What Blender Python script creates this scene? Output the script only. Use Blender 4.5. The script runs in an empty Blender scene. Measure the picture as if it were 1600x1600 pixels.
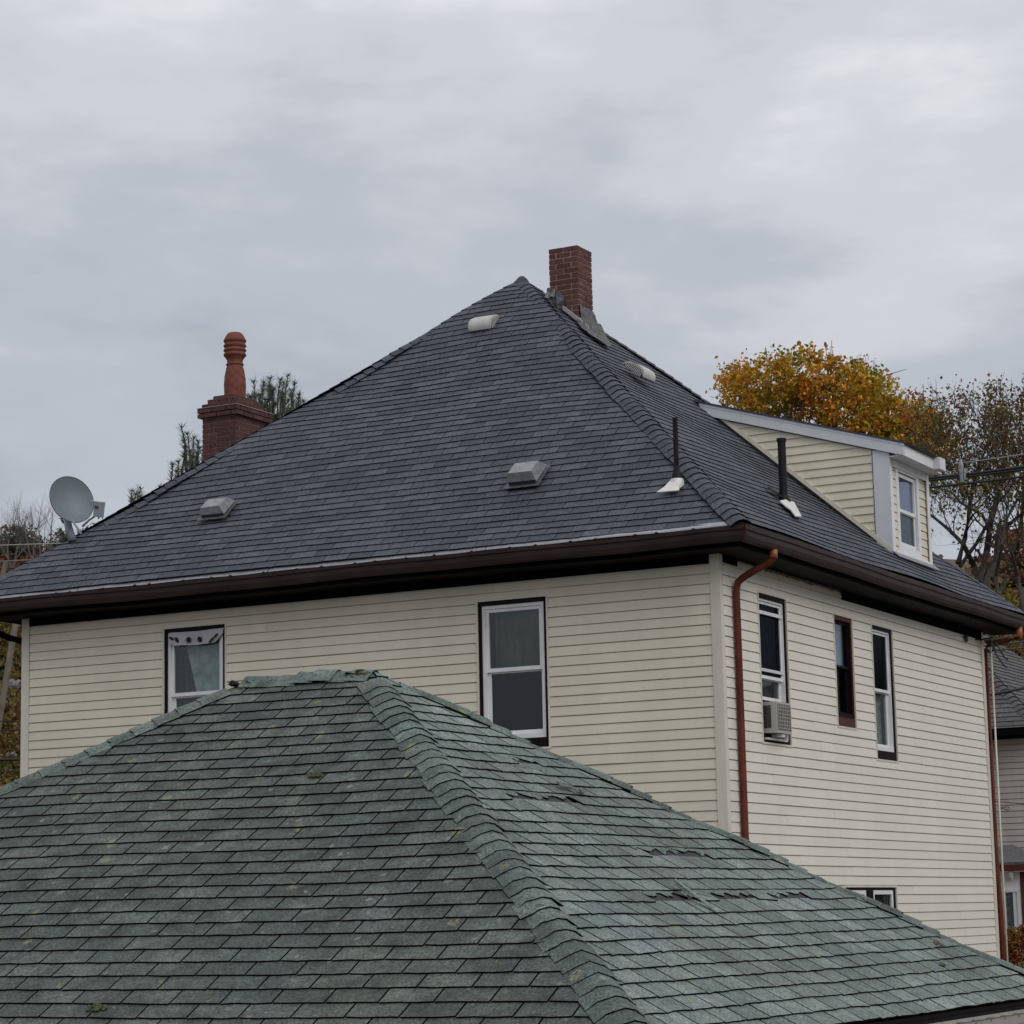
import bpy, math, random
from mathutils import Vector, Matrix, noise

R = random.Random(7)
sc = bpy.context.scene
COL = sc.collection

# ------------------------------------------------------------------ camera
F_PX, PITCH, ROLL, YAW = 3837.35, 0.163446872, -0.0213082, 0.488318465
CAMZ = 3.0
cr, sr, cp, sp = math.cos(ROLL), math.sin(ROLL), math.cos(PITCH), math.sin(PITCH)
_f = Vector((0, cp, sp)); _up = Vector((0, -sp, cp)); _rt = Vector((1, 0, 0))
CR = cr*_rt + sr*_up
CU = -sr*_rt + cr*_up
cam_data = bpy.data.cameras.new('camera')
cam_data.sensor_width = 36.0
cam_data.lens = F_PX/1600*36.0
cam_data.clip_end = 2000
cam_data.clip_start = 0.1
cam = bpy.data.objects.new('camera', cam_data)
COL.objects.link(cam)
m3 = Matrix((CR, CU, -_f)).transposed()
cam.matrix_world = Matrix.Translation((0, 0, CAMZ)) @ m3.to_4x4()
sc.camera = cam

# ------------------------------------------------------------------ world
SUN_AZ_VEC = Vector((0.62, -0.75, 0.62)).normalized()
world = bpy.data.worlds.new('World')
sc.world = world
world.use_nodes = True
wn, wl = world.node_tree.nodes, world.node_tree.links
wn.clear()
wo = wn.new('ShaderNodeOutputWorld')
bg_sky = wn.new('ShaderNodeBackground'); bg_sky.inputs['Strength'].default_value = 0.06
sky = wn.new('ShaderNodeTexSky'); sky.sky_type = 'NISHITA'; sky.sun_disc = False
sky.sun_elevation = math.asin(SUN_AZ_VEC.z)
sky.sun_rotation = math.atan2(SUN_AZ_VEC.x, SUN_AZ_VEC.y)
wl.new(sky.outputs[0], bg_sky.inputs['Color'])
bg_cl = wn.new('ShaderNodeBackground'); bg_cl.inputs['Strength'].default_value = 1.06
tc = wn.new('ShaderNodeTexCoord')
mp = wn.new('ShaderNodeMapping'); mp.inputs['Scale'].default_value = (-1.0, 1.0, 2.1)
mp.inputs['Location'].default_value = (-3.66, 3.47, 2.46)
wl.new(tc.outputs['Generated'], mp.inputs['Vector'])
n1 = wn.new('ShaderNodeTexNoise'); n1.inputs['Scale'].default_value = 4.2
n1.inputs['Detail'].default_value = 7; n1.inputs['Roughness'].default_value = 0.52
n1.inputs['Distortion'].default_value = 0.25
wl.new(mp.outputs[0], n1.inputs['Vector'])
n2 = wn.new('ShaderNodeTexNoise'); n2.inputs['Scale'].default_value = 9.5
n2.inputs['Detail'].default_value = 6; n2.inputs['Roughness'].default_value = 0.5
mp2 = wn.new('ShaderNodeMapping'); mp2.inputs['Scale'].default_value = (1.0, 1.0, 3.4)
wl.new(tc.outputs['Generated'], mp2.inputs['Vector']); wl.new(mp2.outputs[0], n2.inputs['Vector'])
mixn = wn.new('ShaderNodeMix'); mixn.data_type = 'FLOAT'; mixn.inputs[0].default_value = 0.24
wl.new(n1.outputs['Fac'], mixn.inputs[2]); wl.new(n2.outputs['Fac'], mixn.inputs[3])
# cloud deck grows a little brighter higher up
sepx = wn.new('ShaderNodeSeparateXYZ'); wl.new(tc.outputs['Generated'], sepx.inputs[0])
elev = wn.new('ShaderNodeMapRange'); elev.inputs['From Min'].default_value = 0.0
elev.inputs['From Max'].default_value = 0.9; elev.inputs['To Min'].default_value = -0.03
elev.inputs['To Max'].default_value = 0.22
wl.new(sepx.outputs['Z'], elev.inputs['Value'])
addn = wn.new('ShaderNodeMath'); addn.operation = 'ADD'
wl.new(mixn.outputs[0], addn.inputs[0]); wl.new(elev.outputs[0], addn.inputs[1])
rmp = wn.new('ShaderNodeValToRGB')
els = rmp.color_ramp.elements
els[0].position = 0.37; els[0].color = (0.36, 0.39, 0.445, 1)
els[1].position = 0.72; els[1].color = (0.78, 0.785, 0.83, 1)
e = rmp.color_ramp.elements.new(0.50); e.color = (0.485, 0.515, 0.575, 1)
e = rmp.color_ramp.elements.new(0.61); e.color = (0.615, 0.63, 0.675, 1)
rmp.color_ramp.interpolation = 'EASE'
wl.new(addn.outputs[0], rmp.inputs[0]); wl.new(rmp.outputs[0], bg_cl.inputs['Color'])
mxs = wn.new('ShaderNodeMixShader'); mxs.inputs[0].default_value = 0.94
wl.new(bg_sky.outputs[0], mxs.inputs[1]); wl.new(bg_cl.outputs[0], mxs.inputs[2])
wl.new(mxs.outputs[0], wo.inputs[0])

sun_d = bpy.data.lights.new('sun', 'SUN'); sun_d.energy = 0.90; sun_d.angle = math.radians(30)
sun_d.color = (1.0, 0.97, 0.93)
sun = bpy.data.objects.new('sun', sun_d); COL.objects.link(sun)
sun.rotation_euler = SUN_AZ_VEC.to_track_quat('Z', 'Y').to_euler()
sc.view_settings.view_transform = 'Standard'
sc.view_settings.look = 'None'
sc.view_settings.gamma = 1
sc.view_settings.exposure = 0.0
sc.view_settings.use_curve_mapping = False
sc.render.engine = 'CYCLES'

# ------------------------------------------------------------------ helpers
def at(px, py, depth):
    d = _f*F_PX + CR*(px-800) - CU*(py-800)
    return Vector((0, 0, CAMZ)) + d*(depth/d.y)

def project(P):
    q = P - Vector((0, 0, CAMZ)); w = q.dot(_f)
    return 800+F_PX*q.dot(CR)/w, 800-F_PX*q.dot(CU)/w

class MB:
    def __init__(s): s.v = []; s.f = []; s.m = []
    def add(s, vs, fs, mi=0):
        o = len(s.v); s.v += [tuple(p) for p in vs]
        for i, fc in enumerate(fs):
            s.f.append(tuple(o+k for k in fc)); s.m.append(mi[i] if isinstance(mi, (list, tuple)) else mi)
    def box(s, lo, hi, mi=0, M=None):
        x0, y0, z0 = lo; x1, y1, z1 = hi
        vs = [Vector(p) for p in ((x0,y0,z0),(x1,y0,z0),(x1,y1,z0),(x0,y1,z0),(x0,y0,z1),(x1,y0,z1),(x1,y1,z1),(x0,y1,z1))]
        if M is not None: vs = [M @ p for p in vs]
        s.add(vs, [(0,3,2,1),(4,5,6,7),(0,1,5,4),(1,2,6,5),(2,3,7,6),(3,0,4,7)], mi)
    def prism(s, pts, vec, mi=0):
        n = len(pts); vec = Vector(vec)
        vs = [Vector(p) for p in pts] + [Vector(p)+vec for p in pts]
        s.add(vs, [tuple(range(n-1, -1, -1)), tuple(range(n, 2*n))] + [(i, (i+1) % n, n+(i+1) % n, n+i) for i in range(n)], mi)
    def tube(s, pts, rad, sides=6, mi=0, caps=True):
        pts = [Vector(p) for p in pts]
        if not isinstance(rad, (list, tuple)): rad = [rad]*len(pts)
        rings = []; o = len(s.v); ref = None
        for i, p in enumerate(pts):
            d = (pts[min(i+1, len(pts)-1)]-pts[max(i-1, 0)])
            if d.length < 1e-9: d = Vector((0, 0, 1))
            d.normalize()
            if ref is None or abs(ref.dot(d)) > .95:
                ref = Vector((0, 0, 1)) if abs(d.z) < .9 else Vector((1, 0, 0))
            a = d.cross(ref).normalized(); b = d.cross(a); ref = b.cross(d)*-1 if False else ref
            for k in range(sides):
                t = 2*math.pi*k/sides
                s.v.append(tuple(p+(a*math.cos(t)+b*math.sin(t))*rad[i]))
        for i in range(len(pts)-1):
            for k in range(sides):
                a0 = o+i*sides+k; a1 = o+i*sides+(k+1) % sides
                s.f.append((a0, a1, a1+sides, a0+sides)); s.m.append(mi)
        if caps:
            s.f.append(tuple(o+k for k in range(sides-1, -1, -1))); s.m.append(mi)
            q = o+(len(pts)-1)*sides
            s.f.append(tuple(q+k for k in range(sides))); s.m.append(mi)
    def lathe(s, prof, c=(0, 0, 0), n=20, mi=0):
        o = len(s.v)
        for r, z in prof:
            for k in range(n):
                t = 2*math.pi*k/n; s.v.append((c[0]+r*math.cos(t), c[1]+r*math.sin(t), c[2]+z))
        for i in range(len(prof)-1):
            for k in range(n):
                a0 = o+i*n+k; a1 = o+i*n+(k+1) % n
                s.f.append((a0, a1, a1+n, a0+n)); s.m.append(mi)
    def mesh(s, name, mats, smooth=False):
        me = bpy.data.meshes.new(name); me.from_pydata(s.v, [], s.f); 
        for m in (mats if isinstance(mats, (list, tuple)) else [mats]): me.materials.append(m)
        if any(s.m): me.polygons.foreach_set('material_index', s.m)
        if smooth: me.polygons.foreach_set('use_smooth', [True]*len(me.polygons))
        me.update()
        return me
    def build(s, name, mats, parent=None, smooth=False, **kw):
        return link(name, s.mesh(name, mats, smooth), parent, **kw)

def link(name, me, parent=None, M=None, label=None, cat=None, group=None, kind=None):
    o = bpy.data.objects.new(name, me); COL.objects.link(o)
    if parent is not None: o.parent = parent
    if M is not None: o.matrix_local = M
    if label: o['label'] = label
    if cat: o['category'] = cat
    if group: o['group'] = group
    if kind: o['kind'] = kind
    return o

def empty(name, loc, rz=0, **kw):
    return link(name, None, None, Matrix.Translation(loc) @ Matrix.Rotation(rz, 4, 'Z'), **kw)

# ------------------------------------------------------------------ materials
def nodes_of(m):
    m.use_nodes = True
    nt = m.node_tree; b = nt.nodes['Principled BSDF']
    return nt, nt.nodes, nt.links, b

def mathn(nt, op, a, b=None):
    n = nt.nodes.new('ShaderNodeMath'); n.operation = op
    for i, v in enumerate((a, b)):
        if v is None: continue
        if isinstance(v, (int, float)): n.inputs[i].default_value = v
        else: nt.links.new(v, n.inputs[i])
    return n.outputs[0]

def mixc(nt, fac, a, b, mode='MIX'):
    n = nt.nodes.new('ShaderNodeMix'); n.data_type = 'RGBA'; n.blend_type = mode
    for i, v in ((0, fac), (6, a), (7, b)):
        if isinstance(v, (int, float)): n.inputs[i].default_value = v
        elif isinstance(v, tuple): n.inputs[i].default_value = (v+(1,))[:4]
        else: nt.links.new(v, n.inputs[i])
    return n.outputs[2]

def noisen(nt, vec, scale, detail=3, rough=.55, dist=0):
    n = nt.nodes.new('ShaderNodeTexNoise')
    n.inputs['Scale'].default_value = scale; n.inputs['Detail'].default_value = detail
    n.inputs['Roughness'].default_value = rough; n.inputs['Distortion'].default_value = dist
    if vec is not None: nt.links.new(vec, n.inputs['Vector'])
    return n.outputs['Fac']

def rng(nt, v, a, b, c, d):
    n = nt.nodes.new('ShaderNodeMapRange')
    n.inputs['From Min'].default_value = a; n.inputs['From Max'].default_value = b
    n.inputs['To Min'].default_value = c; n.inputs['To Max'].default_value = d
    nt.links.new(v, n.inputs['Value']); return n.outputs[0]

def posn(nt, scale=None):
    g = nt.nodes.new('ShaderNodeNewGeometry')
    if scale is None: return g.outputs['Position']
    m = nt.nodes.new('ShaderNodeMapping'); m.inputs['Scale'].default_value = scale
    nt.links.new(g.outputs['Position'], m.inputs['Vector']); return m.outputs[0]

def rnd(nt):
    g = nt.nodes.new('ShaderNodeNewGeometry'); o = nt.nodes.new('ShaderNodeObjectInfo')
    s = mathn(nt, 'ADD', g.outputs['Random Per Island'], o.outputs['Random'])
    return mathn(nt, 'FRACT', s)

def greyscale(nt, v):
    c = nt.nodes.new('ShaderNodeCombineColor')
    for i in range(3): nt.links.new(v, c.inputs[i])
    return c.outputs[0]

def M(name, col, rough=.6, var=.12, scale=6, metal=0, bump=0, bscale=40, streak=0, spec=.5, rvar=0):
    m = bpy.data.materials.new(name); nt, N, L, b = nodes_of(m)
    p = posn(nt)
    k = rng(nt, noisen(nt, p, scale, 5), .3, .7, 1-var, 1+var)
    if streak:
        st = noisen(nt, posn(nt, (6, 6, .7)), 1, 4, .6)
        k = mathn(nt, 'MULTIPLY', k, rng(nt, st, .35, .7, 1, 1-streak))
    if rvar:
        k = mathn(nt, 'MULTIPLY', k, rng(nt, rnd(nt), 0, 1, 1-rvar, 1+rvar))
    c = mixc(nt, 1.0, tuple(col), greyscale(nt, k), 'MULTIPLY')
    L.new(c, b.inputs['Base Color'])
    b.inputs['Roughness'].default_value = rough; b.inputs['Metallic'].default_value = metal
    b.inputs['Specular IOR Level'].default_value = spec
    if bump:
        bn = N.new('ShaderNodeBump'); bn.inputs['Strength'].default_value = bump; bn.inputs['Distance'].default_value = .01
        L.new(noisen(nt, p, bscale, 4), bn.inputs['Height']); L.new(bn.outputs[0], b.inputs['Normal'])
    return m

def shingle_mat(name, col, tint, rvar=.2, stain=.25, green=False, algae=0, rough=.75):
    m = bpy.data.materials.new(name); nt, N, L, b = nodes_of(m)
    p = posn(nt); r = rnd(nt)
    gran = rng(nt, noisen(nt, p, 70, 2, .75), .3, .7, .30, 1.70)
    fine = rng(nt, noisen(nt, p, 11, 4, .7), .3, .7, .78, 1.22)
    big = rng(nt, noisen(nt, p, .9, 5, .6), .3, .7, 1-stain, 1+stain)
    k = mathn(nt, 'MULTIPLY', mathn(nt, 'MULTIPLY', gran, fine), big)
    k = mathn(nt, 'MULTIPLY', k, rng(nt, r, 0, 1, 1-rvar, 1+rvar))
    base = mixc(nt, rng(nt, r, 0.2, .9, 0, 1), tuple(col), tuple(tint))
    if green:
        gm = noisen(nt, p, 1.3, 6, .65)
        base = mixc(nt, rng(nt, gm, .42, .66, 0, .85), base, (.115, .135, .10))
        base = mixc(nt, rng(nt, noisen(nt, posn(nt, (1, 1, .4)), 2.6, 4, .6), .45, .7, 0, .5), base, (.115, .135, .145))
        if algae:
            al = noisen(nt, p, 4.5, 5, .7)
            base = mixc(nt, rng(nt, al, .38, .68, 0, algae), base, (.034, .042, .036))
    c = mixc(nt, 1.0, base, greyscale(nt, k), 'MULTIPLY')
    if green:
        # lichen rosettes and moss crumbs
        vor = N.new('ShaderNodeTexVoronoi'); vor.voronoi_dimensions = '2D'; vor.inputs['Scale'].default_value = 3.4
        wv = N.new('ShaderNodeVectorMath'); wv.operation = 'ADD'
        nz = N.new('ShaderNodeTexNoise'); nz.inputs['Scale'].default_value = 28; L.new(p, nz.inputs['Vector'])
        sc2 = N.new('ShaderNodeVectorMath'); sc2.operation = 'SCALE'; sc2.inputs['Scale'].default_value = .06
        L.new(nz.outputs['Color'], sc2.inputs[0]); L.new(p, wv.inputs[0]); L.new(sc2.outputs[0], wv.inputs[1])
        L.new(wv.outputs[0], vor.inputs['Vector'])
        sep = N.new('ShaderNodeSeparateColor'); L.new(vor.outputs['Color'], sep.inputs[0])
        size = rng(nt, sep.outputs[0], .60, 1.0, 0.0, .125)
        spot = mathn(nt, 'LESS_THAN', vor.outputs['Distance'], size)
        spot = mathn(nt, 'MULTIPLY', spot, rng(nt, noisen(nt, p, 60, 3), .38, .55, 0, .9))
        lc = mixc(nt, sep.outputs[1], (.24, .26, .19), (.20, .20, .08))
        c = mixc(nt, spot, c, lc)
        v2 = N.new('ShaderNodeTexVoronoi'); v2.voronoi_dimensions = '2D'; v2.inputs['Scale'].default_value = 15; L.new(wv.outputs[0], v2.inputs['Vector'])
        sp2 = N.new('ShaderNodeSeparateColor'); L.new(v2.outputs['Color'], sp2.inputs[0])
        s2 = mathn(nt, 'LESS_THAN', v2.outputs['Distance'], rng(nt, sp2.outputs[1], .80, 1.0, 0, .26))
        c = mixc(nt, mathn(nt, 'MULTIPLY', s2, .75), c, mixc(nt, sp2.outputs[2], (.24, .26, .24), (.05, .06, .03)))
    L.new(c, b.inputs['Base Color'])
    b.inputs['Roughness'].default_value = rough
    b.inputs['Specular IOR Level'].default_value = .45
    bn = N.new('ShaderNodeBump'); bn.inputs['Strength'].default_value = .5; bn.inputs['Distance'].default_value = .004
    L.new(noisen(nt, p, 130, 3, .7), bn.inputs['Height']); L.new(bn.outputs[0], b.inputs['Normal'])
    return m

MAT = {}
MAT['slate'] = shingle_mat('slate_shingle', (.052, .060, .077), (.070, .079, .098), .14, .07, rough=.7)
MAT['slate_cap'] = shingle_mat('slate_cap_shingle', (.054, .060, .078), (.068, .075, .095), .14, .08, rough=.7)
MAT['edge'] = M('asphalt_cut_edge', (.006, .006, .007), .9, .1, spec=.05)
MAT['felt'] = M('roofing_felt', (.008, .008, .010), .9, .3, spec=.05)
MAT['green_front'] = shingle_mat('green_shingle_front', (.078, .103, .092), (.102, .126, .112), .14, .12, True, .9)  # front slope: darker base colour and heavier algae blotches than the side
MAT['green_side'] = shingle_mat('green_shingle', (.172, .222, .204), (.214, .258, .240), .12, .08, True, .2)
MAT['green_cap'] = shingle_mat('green_cap_shingle', (.115, .156, .138), (.15, .192, .172), .14, .15, True, .6)
MAT['bare_shingle'] = M('granule_bare_shingle', (.034, .033, .040), .85, .3, 14, bump=.4)
MAT['nb_shingle'] = shingle_mat('neighbour_shingle', (.075, .074, .078), (.09, .088, .09), .12, .15)
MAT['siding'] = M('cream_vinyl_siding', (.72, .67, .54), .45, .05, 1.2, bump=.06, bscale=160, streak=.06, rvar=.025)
MAT['siding_side'] = M('cream_vinyl_siding_clean', (.775, .735, .645), .45, .04, 1.2, bump=.06, bscale=160, streak=.04, rvar=.025)  # right wall: lighter, greyer cream with weaker streaks
MAT['siding_dormer'] = M('yellow_cream_vinyl_siding', (.74, .68, .53), .45, .05, 3, bump=.06, bscale=160, streak=.06, rvar=.03)
MAT['trim'] = M('cream_trim', (.70, .66, .56), .45, .05, 4, streak=.12)
MAT['sheath'] = M('wall_sheathing', (.12, .10, .08), .8)
MAT['white'] = M('white_pvc', (.80, .80, .81), .35, .05, 5, streak=.06)
MAT['white_grey'] = M('grey_white_trim_board', (.66, .68, .71), .4, .05, 5, streak=.05)
MAT['brown'] = M('brown_gutter', (.034, .019, .018), .45, .25, 3, spec=.18, bump=.1, bscale=30)
MAT['brown_dark'] = M('dark_brown_soffit', (.004, .003, .003), .8, .3, 5, spec=.05)
MAT['soffit'] = M('brown_soffit', (.016, .010, .010), .7, .3, 5, spec=.1)
MAT['casing'] = M('brown_window_casing', (.010, .005, .006), .6, .3, 8, spec=.12)
MAT['casing_red'] = M('red_brown_casing', (.085, .024, .018), .5, .25, 8, spec=.2)
MAT['rust'] = M('rust_brown_downspout', (.135, .033, .017), .5, .3, 5, bump=.15, bscale=60, streak=.35, spec=.2)
MAT['copper_end'] = M('faded_copper_outlet', (.34, .12, .06), .4, .2, 12)
MAT['guard'] = M('aluminium_gutter_guard', (.36, .36, .38), .4, .12, 9, metal=.4)
MAT['galv'] = M('weathered_metal_vent', (.27, .28, .30), .45, .25, 18, metal=.35, bump=.2)
MAT['vent_white'] = M('off_white_vent', (.52, .505, .48), .4, .12, 10)
MAT['vent_dark'] = M('vent_mesh_dark', (.035, .033, .035), .7, .3, 40)
MAT['iron'] = M('rusty_black_iron', (.020, .011, .010), .7, .4, 22, bump=.4, bscale=60, spec=.15)
MAT['black_pipe'] = M('black_pvc_pipe', (.010, .010, .011), .55, .2, 10, spec=.2)
MAT['boot'] = M('white_pipe_flashing', (.74, .72, .68), .4, .1, 14, bump=.2)
MAT['lead'] = M('grey_lead_flashing', (.105, .11, .12), .5, .35, 16, metal=.3, bump=.7, bscale=26)
MAT['tin'] = M('pale_step_flashing', (.28, .28, .28), .5, .2, 16)
MAT['cement'] = M('old_roof_cement', (.22, .21, .20), .9, .3, 22, bump=1, bscale=45)
MAT['apron'] = M('weathered_lead_apron', (.11, .11, .11), .6, .5, 12, metal=.2, bump=.8, bscale=30, spec=.3)
MAT['brick'] = M('red_brick', (.118, .042, .035), .9, .30, 30, bump=.7, bscale=90, rvar=.22)
MAT['brick_old'] = M('old_dark_red_brick', (.095, .036, .033), .88, .35, 28, bump=.8, bscale=80, rvar=.25)
MAT['mortar'] = M('mortar', (.34, .29, .25), .9, .25, 30, bump=.5)
MAT['mortar_old'] = M('dark_mortar', (.20, .15, .13), .9, .3, 30, bump=.5)
MAT['terracotta'] = M('terracotta_pot', (.175, .052, .034), .8, .18, 9, bump=.3, bscale=50)
MAT['dish'] = M('grey_dish_enamel', (.15, .185, .205), .45, .10, 9)
MAT['dish_rim'] = M('dark_dish_back', (.09, .10, .11), .5)
MAT['dish_part'] = M('light_grey_plastic', (.27, .31, .34), .45)
MAT['wood_pole'] = M('weathered_pole_timber', (.20, .165, .13), .85, .25, 5, streak=.35, bump=.4)
MAT['cable'] = M('black_cable', (.012, .012, .013), .5)
MAT['cable_pale'] = M('pale_cable', (.30, .29, .28), .5)
MAT['ac'] = M('beige_appliance_case', (.42, .41, .375), .45, .08)
MAT['ac_dark'] = M('dark_grille', (.045, .045, .048), .6)
MAT['curtain_green'] = M('sage_green_curtain', (.12, .155, .095), .9, .5, 3.5, streak=.55)
MAT['curtain_grey'] = M('grey_lace_curtain', (.55, .62, .59), .9, .35, 9, streak=.3)
MAT['curtain_dark'] = M('dark_patterned_curtain', (.085, .092, .105), .9, .6, 24, streak=.3)
MAT['curtain_white'] = M('white_cloth', (.52, .50, .54), .9, .08, 12)
MAT['painted_reflection'] = M('pale_blind', (.52, .56, .60), .8, .05)  # pale tone painted in for bright sky mirrored in the glass
MAT['black'] = M('black_print', (.01, .01, .01), .8)
MAT['soil'] = M('dark_earth', (.06, .05, .035), .95, .3, 4)

def glass_mat(name, tint=(.75, .8, .8), refl=.12, rough=.02):
    m = bpy.data.materials.new(name); nt, N, L, b = nodes_of(m)
    N.remove(b); out = [n for n in N if n.type == 'OUTPUT_MATERIAL'][0]
    tr = N.new('ShaderNodeBsdfTransparent'); tr.inputs[0].default_value = tint+(1,)
    gl = N.new('ShaderNodeBsdfGlossy'); gl.inputs['Roughness'].default_value = rough
    gl.inputs[0].default_value = (.92, .95, 1, 1)
    fr = N.new('ShaderNodeFresnel'); fr.inputs[0].default_value = 1.5
    f = mathn(nt, 'MULTIPLY', fr.outputs[0], refl/.04); f = mathn(nt, 'MINIMUM', f, .95)
    gg_ = N.new('ShaderNodeNewGeometry'); f = mathn(nt, 'MULTIPLY', f, mathn(nt, 'SUBTRACT', 1.0, gg_.outputs['Backfacing']))
    mx = N.new('ShaderNodeMixShader'); L.new(f, mx.inputs[0]); L.new(tr.outputs[0], mx.inputs[1]); L.new(gl.outputs[0], mx.inputs[2])
    L.new(mx.outputs[0], out.inputs[0])
    return m
MAT['glass'] = glass_mat('window_glass', (.78, .82, .82), .06)
MAT['glass_bright'] = glass_mat('bare_double_glass', (.8, .82, .85), .13)
MAT['screen'] = glass_mat('insect_screened_glass', (.38, .40, .43), .05, .12)

def leaf_mat(name, cols, dark=.55, sc=1.2, transl=.3):
    m = bpy.data.materials.new(name); nt, N, L, b = nodes_of(m)
    p = posn(nt); r = rnd(nt)
    n = noisen(nt, p, sc, 4, .6)
    v = mathn(nt, 'ADD', mathn(nt, 'MULTIPLY', rng(nt, n, .3, .7, 0, 1), .62), mathn(nt, 'MULTIPLY', r, .38))
    rp = N.new('ShaderNodeValToRGB'); el = rp.color_ramp.elements
    el[0].position = .08; el[0].color = cols[0]+(1,); el[1].position = .92; el[1].color = cols[-1]+(1,)
    for i, c in enumerate(cols[1:-1]):
        q = el.new(.08+.84*(i+1)/(len(cols)-1)); q.color = c+(1,)
    L.new(v, rp.inputs[0])
    k = rng(nt, mathn(nt, 'FRACT', mathn(nt, 'MULTIPLY', r, 7.31)), 0, 1, dark, 1.2)
    c = mixc(nt, 1.0, rp.outputs[0], greyscale(nt, k), 'MULTIPLY')
    L.new(c, b.inputs['Base Color']); b.inputs['Roughness'].default_value = .6
    out = [n for n in N if n.type == 'OUTPUT_MATERIAL'][0]
    tl = N.new('ShaderNodeBsdfTranslucent'); L.new(c, tl.inputs[0])
    mx = N.new('ShaderNodeMixShader'); mx.inputs[0].default_value = transl
    L.new(b.outputs[0], mx.inputs[1]); L.new(tl.outputs[0], mx.inputs[2]); L.new(mx.outputs[0], out.inputs[0])
    return m
MAT['maple'] = leaf_mat('orange_maple_leaves', [(.06, .10, .012), (.26, .26, .014), (.66, .40, .02), (.76, .27, .016), (.52, .12, .014)], .4, .95)
MAT['maple2'] = leaf_mat('brown_maple_leaves', [(.07, .085, .012), (.17, .15, .014), (.20, .085, .018), (.12, .045, .018), (.055, .028, .02)])
MAT['yellowgreen'] = leaf_mat('yellow_green_leaves', [(.09, .11, .012), (.20, .20, .015), (.33, .27, .02)])
MAT['needles'] = leaf_mat('pine_needles', [(.045, .07, .04), (.07, .10, .06), (.12, .15, .095)], .6, 2, .1)
MAT['ever_dark'] = leaf_mat('dark_evergreen', [(.05, .058, .035), (.075, .085, .05), (.11, .11, .07)], .6, 1, .2)
MAT['hill_yellow'] = leaf_mat('hill_shrub_leaves', [(.06, .075, .02), (.15, .125, .022), (.22, .135, .03), (.17, .08, .03), (.10, .05, .04)], .5, .35)
MAT['hill_red'] = leaf_mat('red_brown_brush', [(.06, .03, .02), (.16, .05, .03), (.22, .07, .035)], .5, .4)
MAT['bark'] = M('grey_brown_bark', (.055, .045, .038), .9, .35, 9, bump=.5)
MAT['bark_far'] = M('grey_far_bark', (.11, .095, .088), .9, .3, 9)

# ------------------------------------------------------------------ ground and hill
def hill_z(x, y):
    t = min(max((y-46)/46.0, 0), 1); s = t*t*(3-2*t)
    u = min(max((y-92)/160.0, 0), 1)
    return (16.3-.02*x)*s + 6*u*u + 0.5*math.sin(x*.11+1)*s + .35*math.sin(x*.31+y*.17)*s

g = MB(); NX, NY = 70, 70
xs = [(-1 if i < 0 else 1)*abs(i/35.0)**1.8*600 for i in range(-35, 36)]
ys = [-60+ (j/70.0)**1.7*1100 for j in range(71)]
for j in range(71):
    for i in range(71): g.v.append((xs[i], ys[j], hill_z(xs[i], ys[j])-.02))
for j in range(70):
    for i in range(70):
        a = j*71+i; g.f.append((a, a+1, a+72, a+71)); g.m.append(0)
m = bpy.data.materials.new('autumn_ground'); nt, N_, L_, b_ = nodes_of(m)
p_ = posn(nt)
c_ = mixc(nt, rng(nt, noisen(nt, p_, .35, 6, .65), .35, .65, 0, 1), (.055, .06, .022), (.12, .085, .045))
c_ = mixc(nt, rng(nt, noisen(nt, p_, 2.5, 5, .7), .4, .7, 0, .8), c_, (.05, .035, .03))
L_.new(c_, b_.inputs['Base Color']); b_.inputs['Roughness'].default_value = .95
MAT['ground'] = m
g.build('ground', MAT['ground'], smooth=True, kind='structure')

# ------------------------------------------------------------------ shingle roofs
def clip(poly, a, b, c):   # keep a*u+b*v<=c
    out = []
    for i in range(len(poly)):
        p, q = poly[i], poly[(i+1) % len(poly)]
        dp, dq = a*p[0]+b*p[1]-c, a*q[0]+b*q[1]-c
        if dp <= 0: out.append(p)
        if (dp < 0 < dq) or (dq < 0 < dp):
            t = dp/(dp-dq); out.append((p[0]+(q[0]-p[0])*t, p[1]+(q[1]-p[1])*t))
    return out

class Face:
    def __init__(s, E0, E1, A0, A1):
        s.o = Vector(E0); s.ex = (Vector(E1)-s.o); s.W = s.ex.length; s.ex.normalize()
        w = Vector(A0)-s.o; a0 = w.dot(s.ex); w = w-s.ex*a0
        s.len = w.length; s.w = w.normalized(); s.n = s.ex.cross(s.w)
        if s.n.z < 0: s.n = -s.n
        s.kl = a0/s.len; s.kr = (s.W-(Vector(A1)-s.o).dot(s.ex))/s.len
    def P(s, u, v, n=0): return s.o+s.ex*u+s.w*v+s.n*n
    def M(s, u, v, n=0):
        m = Matrix((s.ex, s.w, s.n)).transposed().to_4x4()
        return Matrix.Translation(s.P(u, v, n)) @ m
    def lo(s, v): return s.kl*v
    def hi(s, v): return s.W-s.kr*v
    def clip(s, poly, m=0):
        poly = clip(poly, -1, s.kl, -m)
        if poly: poly = clip(poly, 1, s.kr, s.W-m)
        if poly: poly = clip(poly, 0, 1, s.len)
        return poly

def slab(mb, poly, u0, v0, expo, zb, zt, L, th, lift=0):
    n = len(poly)
    def top(v): return zb+(zt-zb)*max(0, min(1, v/L))
    vs = [(p[0]-u0, p[1]-v0, top(p[1]-v0)) for p in poly]
    vs += [(p[0]-u0, p[1]-v0, top(p[1]-v0)-th) for p in poly]
    mb.add(vs, [tuple(range(n))]+[(i, n+i, n+(i+1) % n, (i+1) % n) for i in range(n)], [0]+[1]*n)

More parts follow.
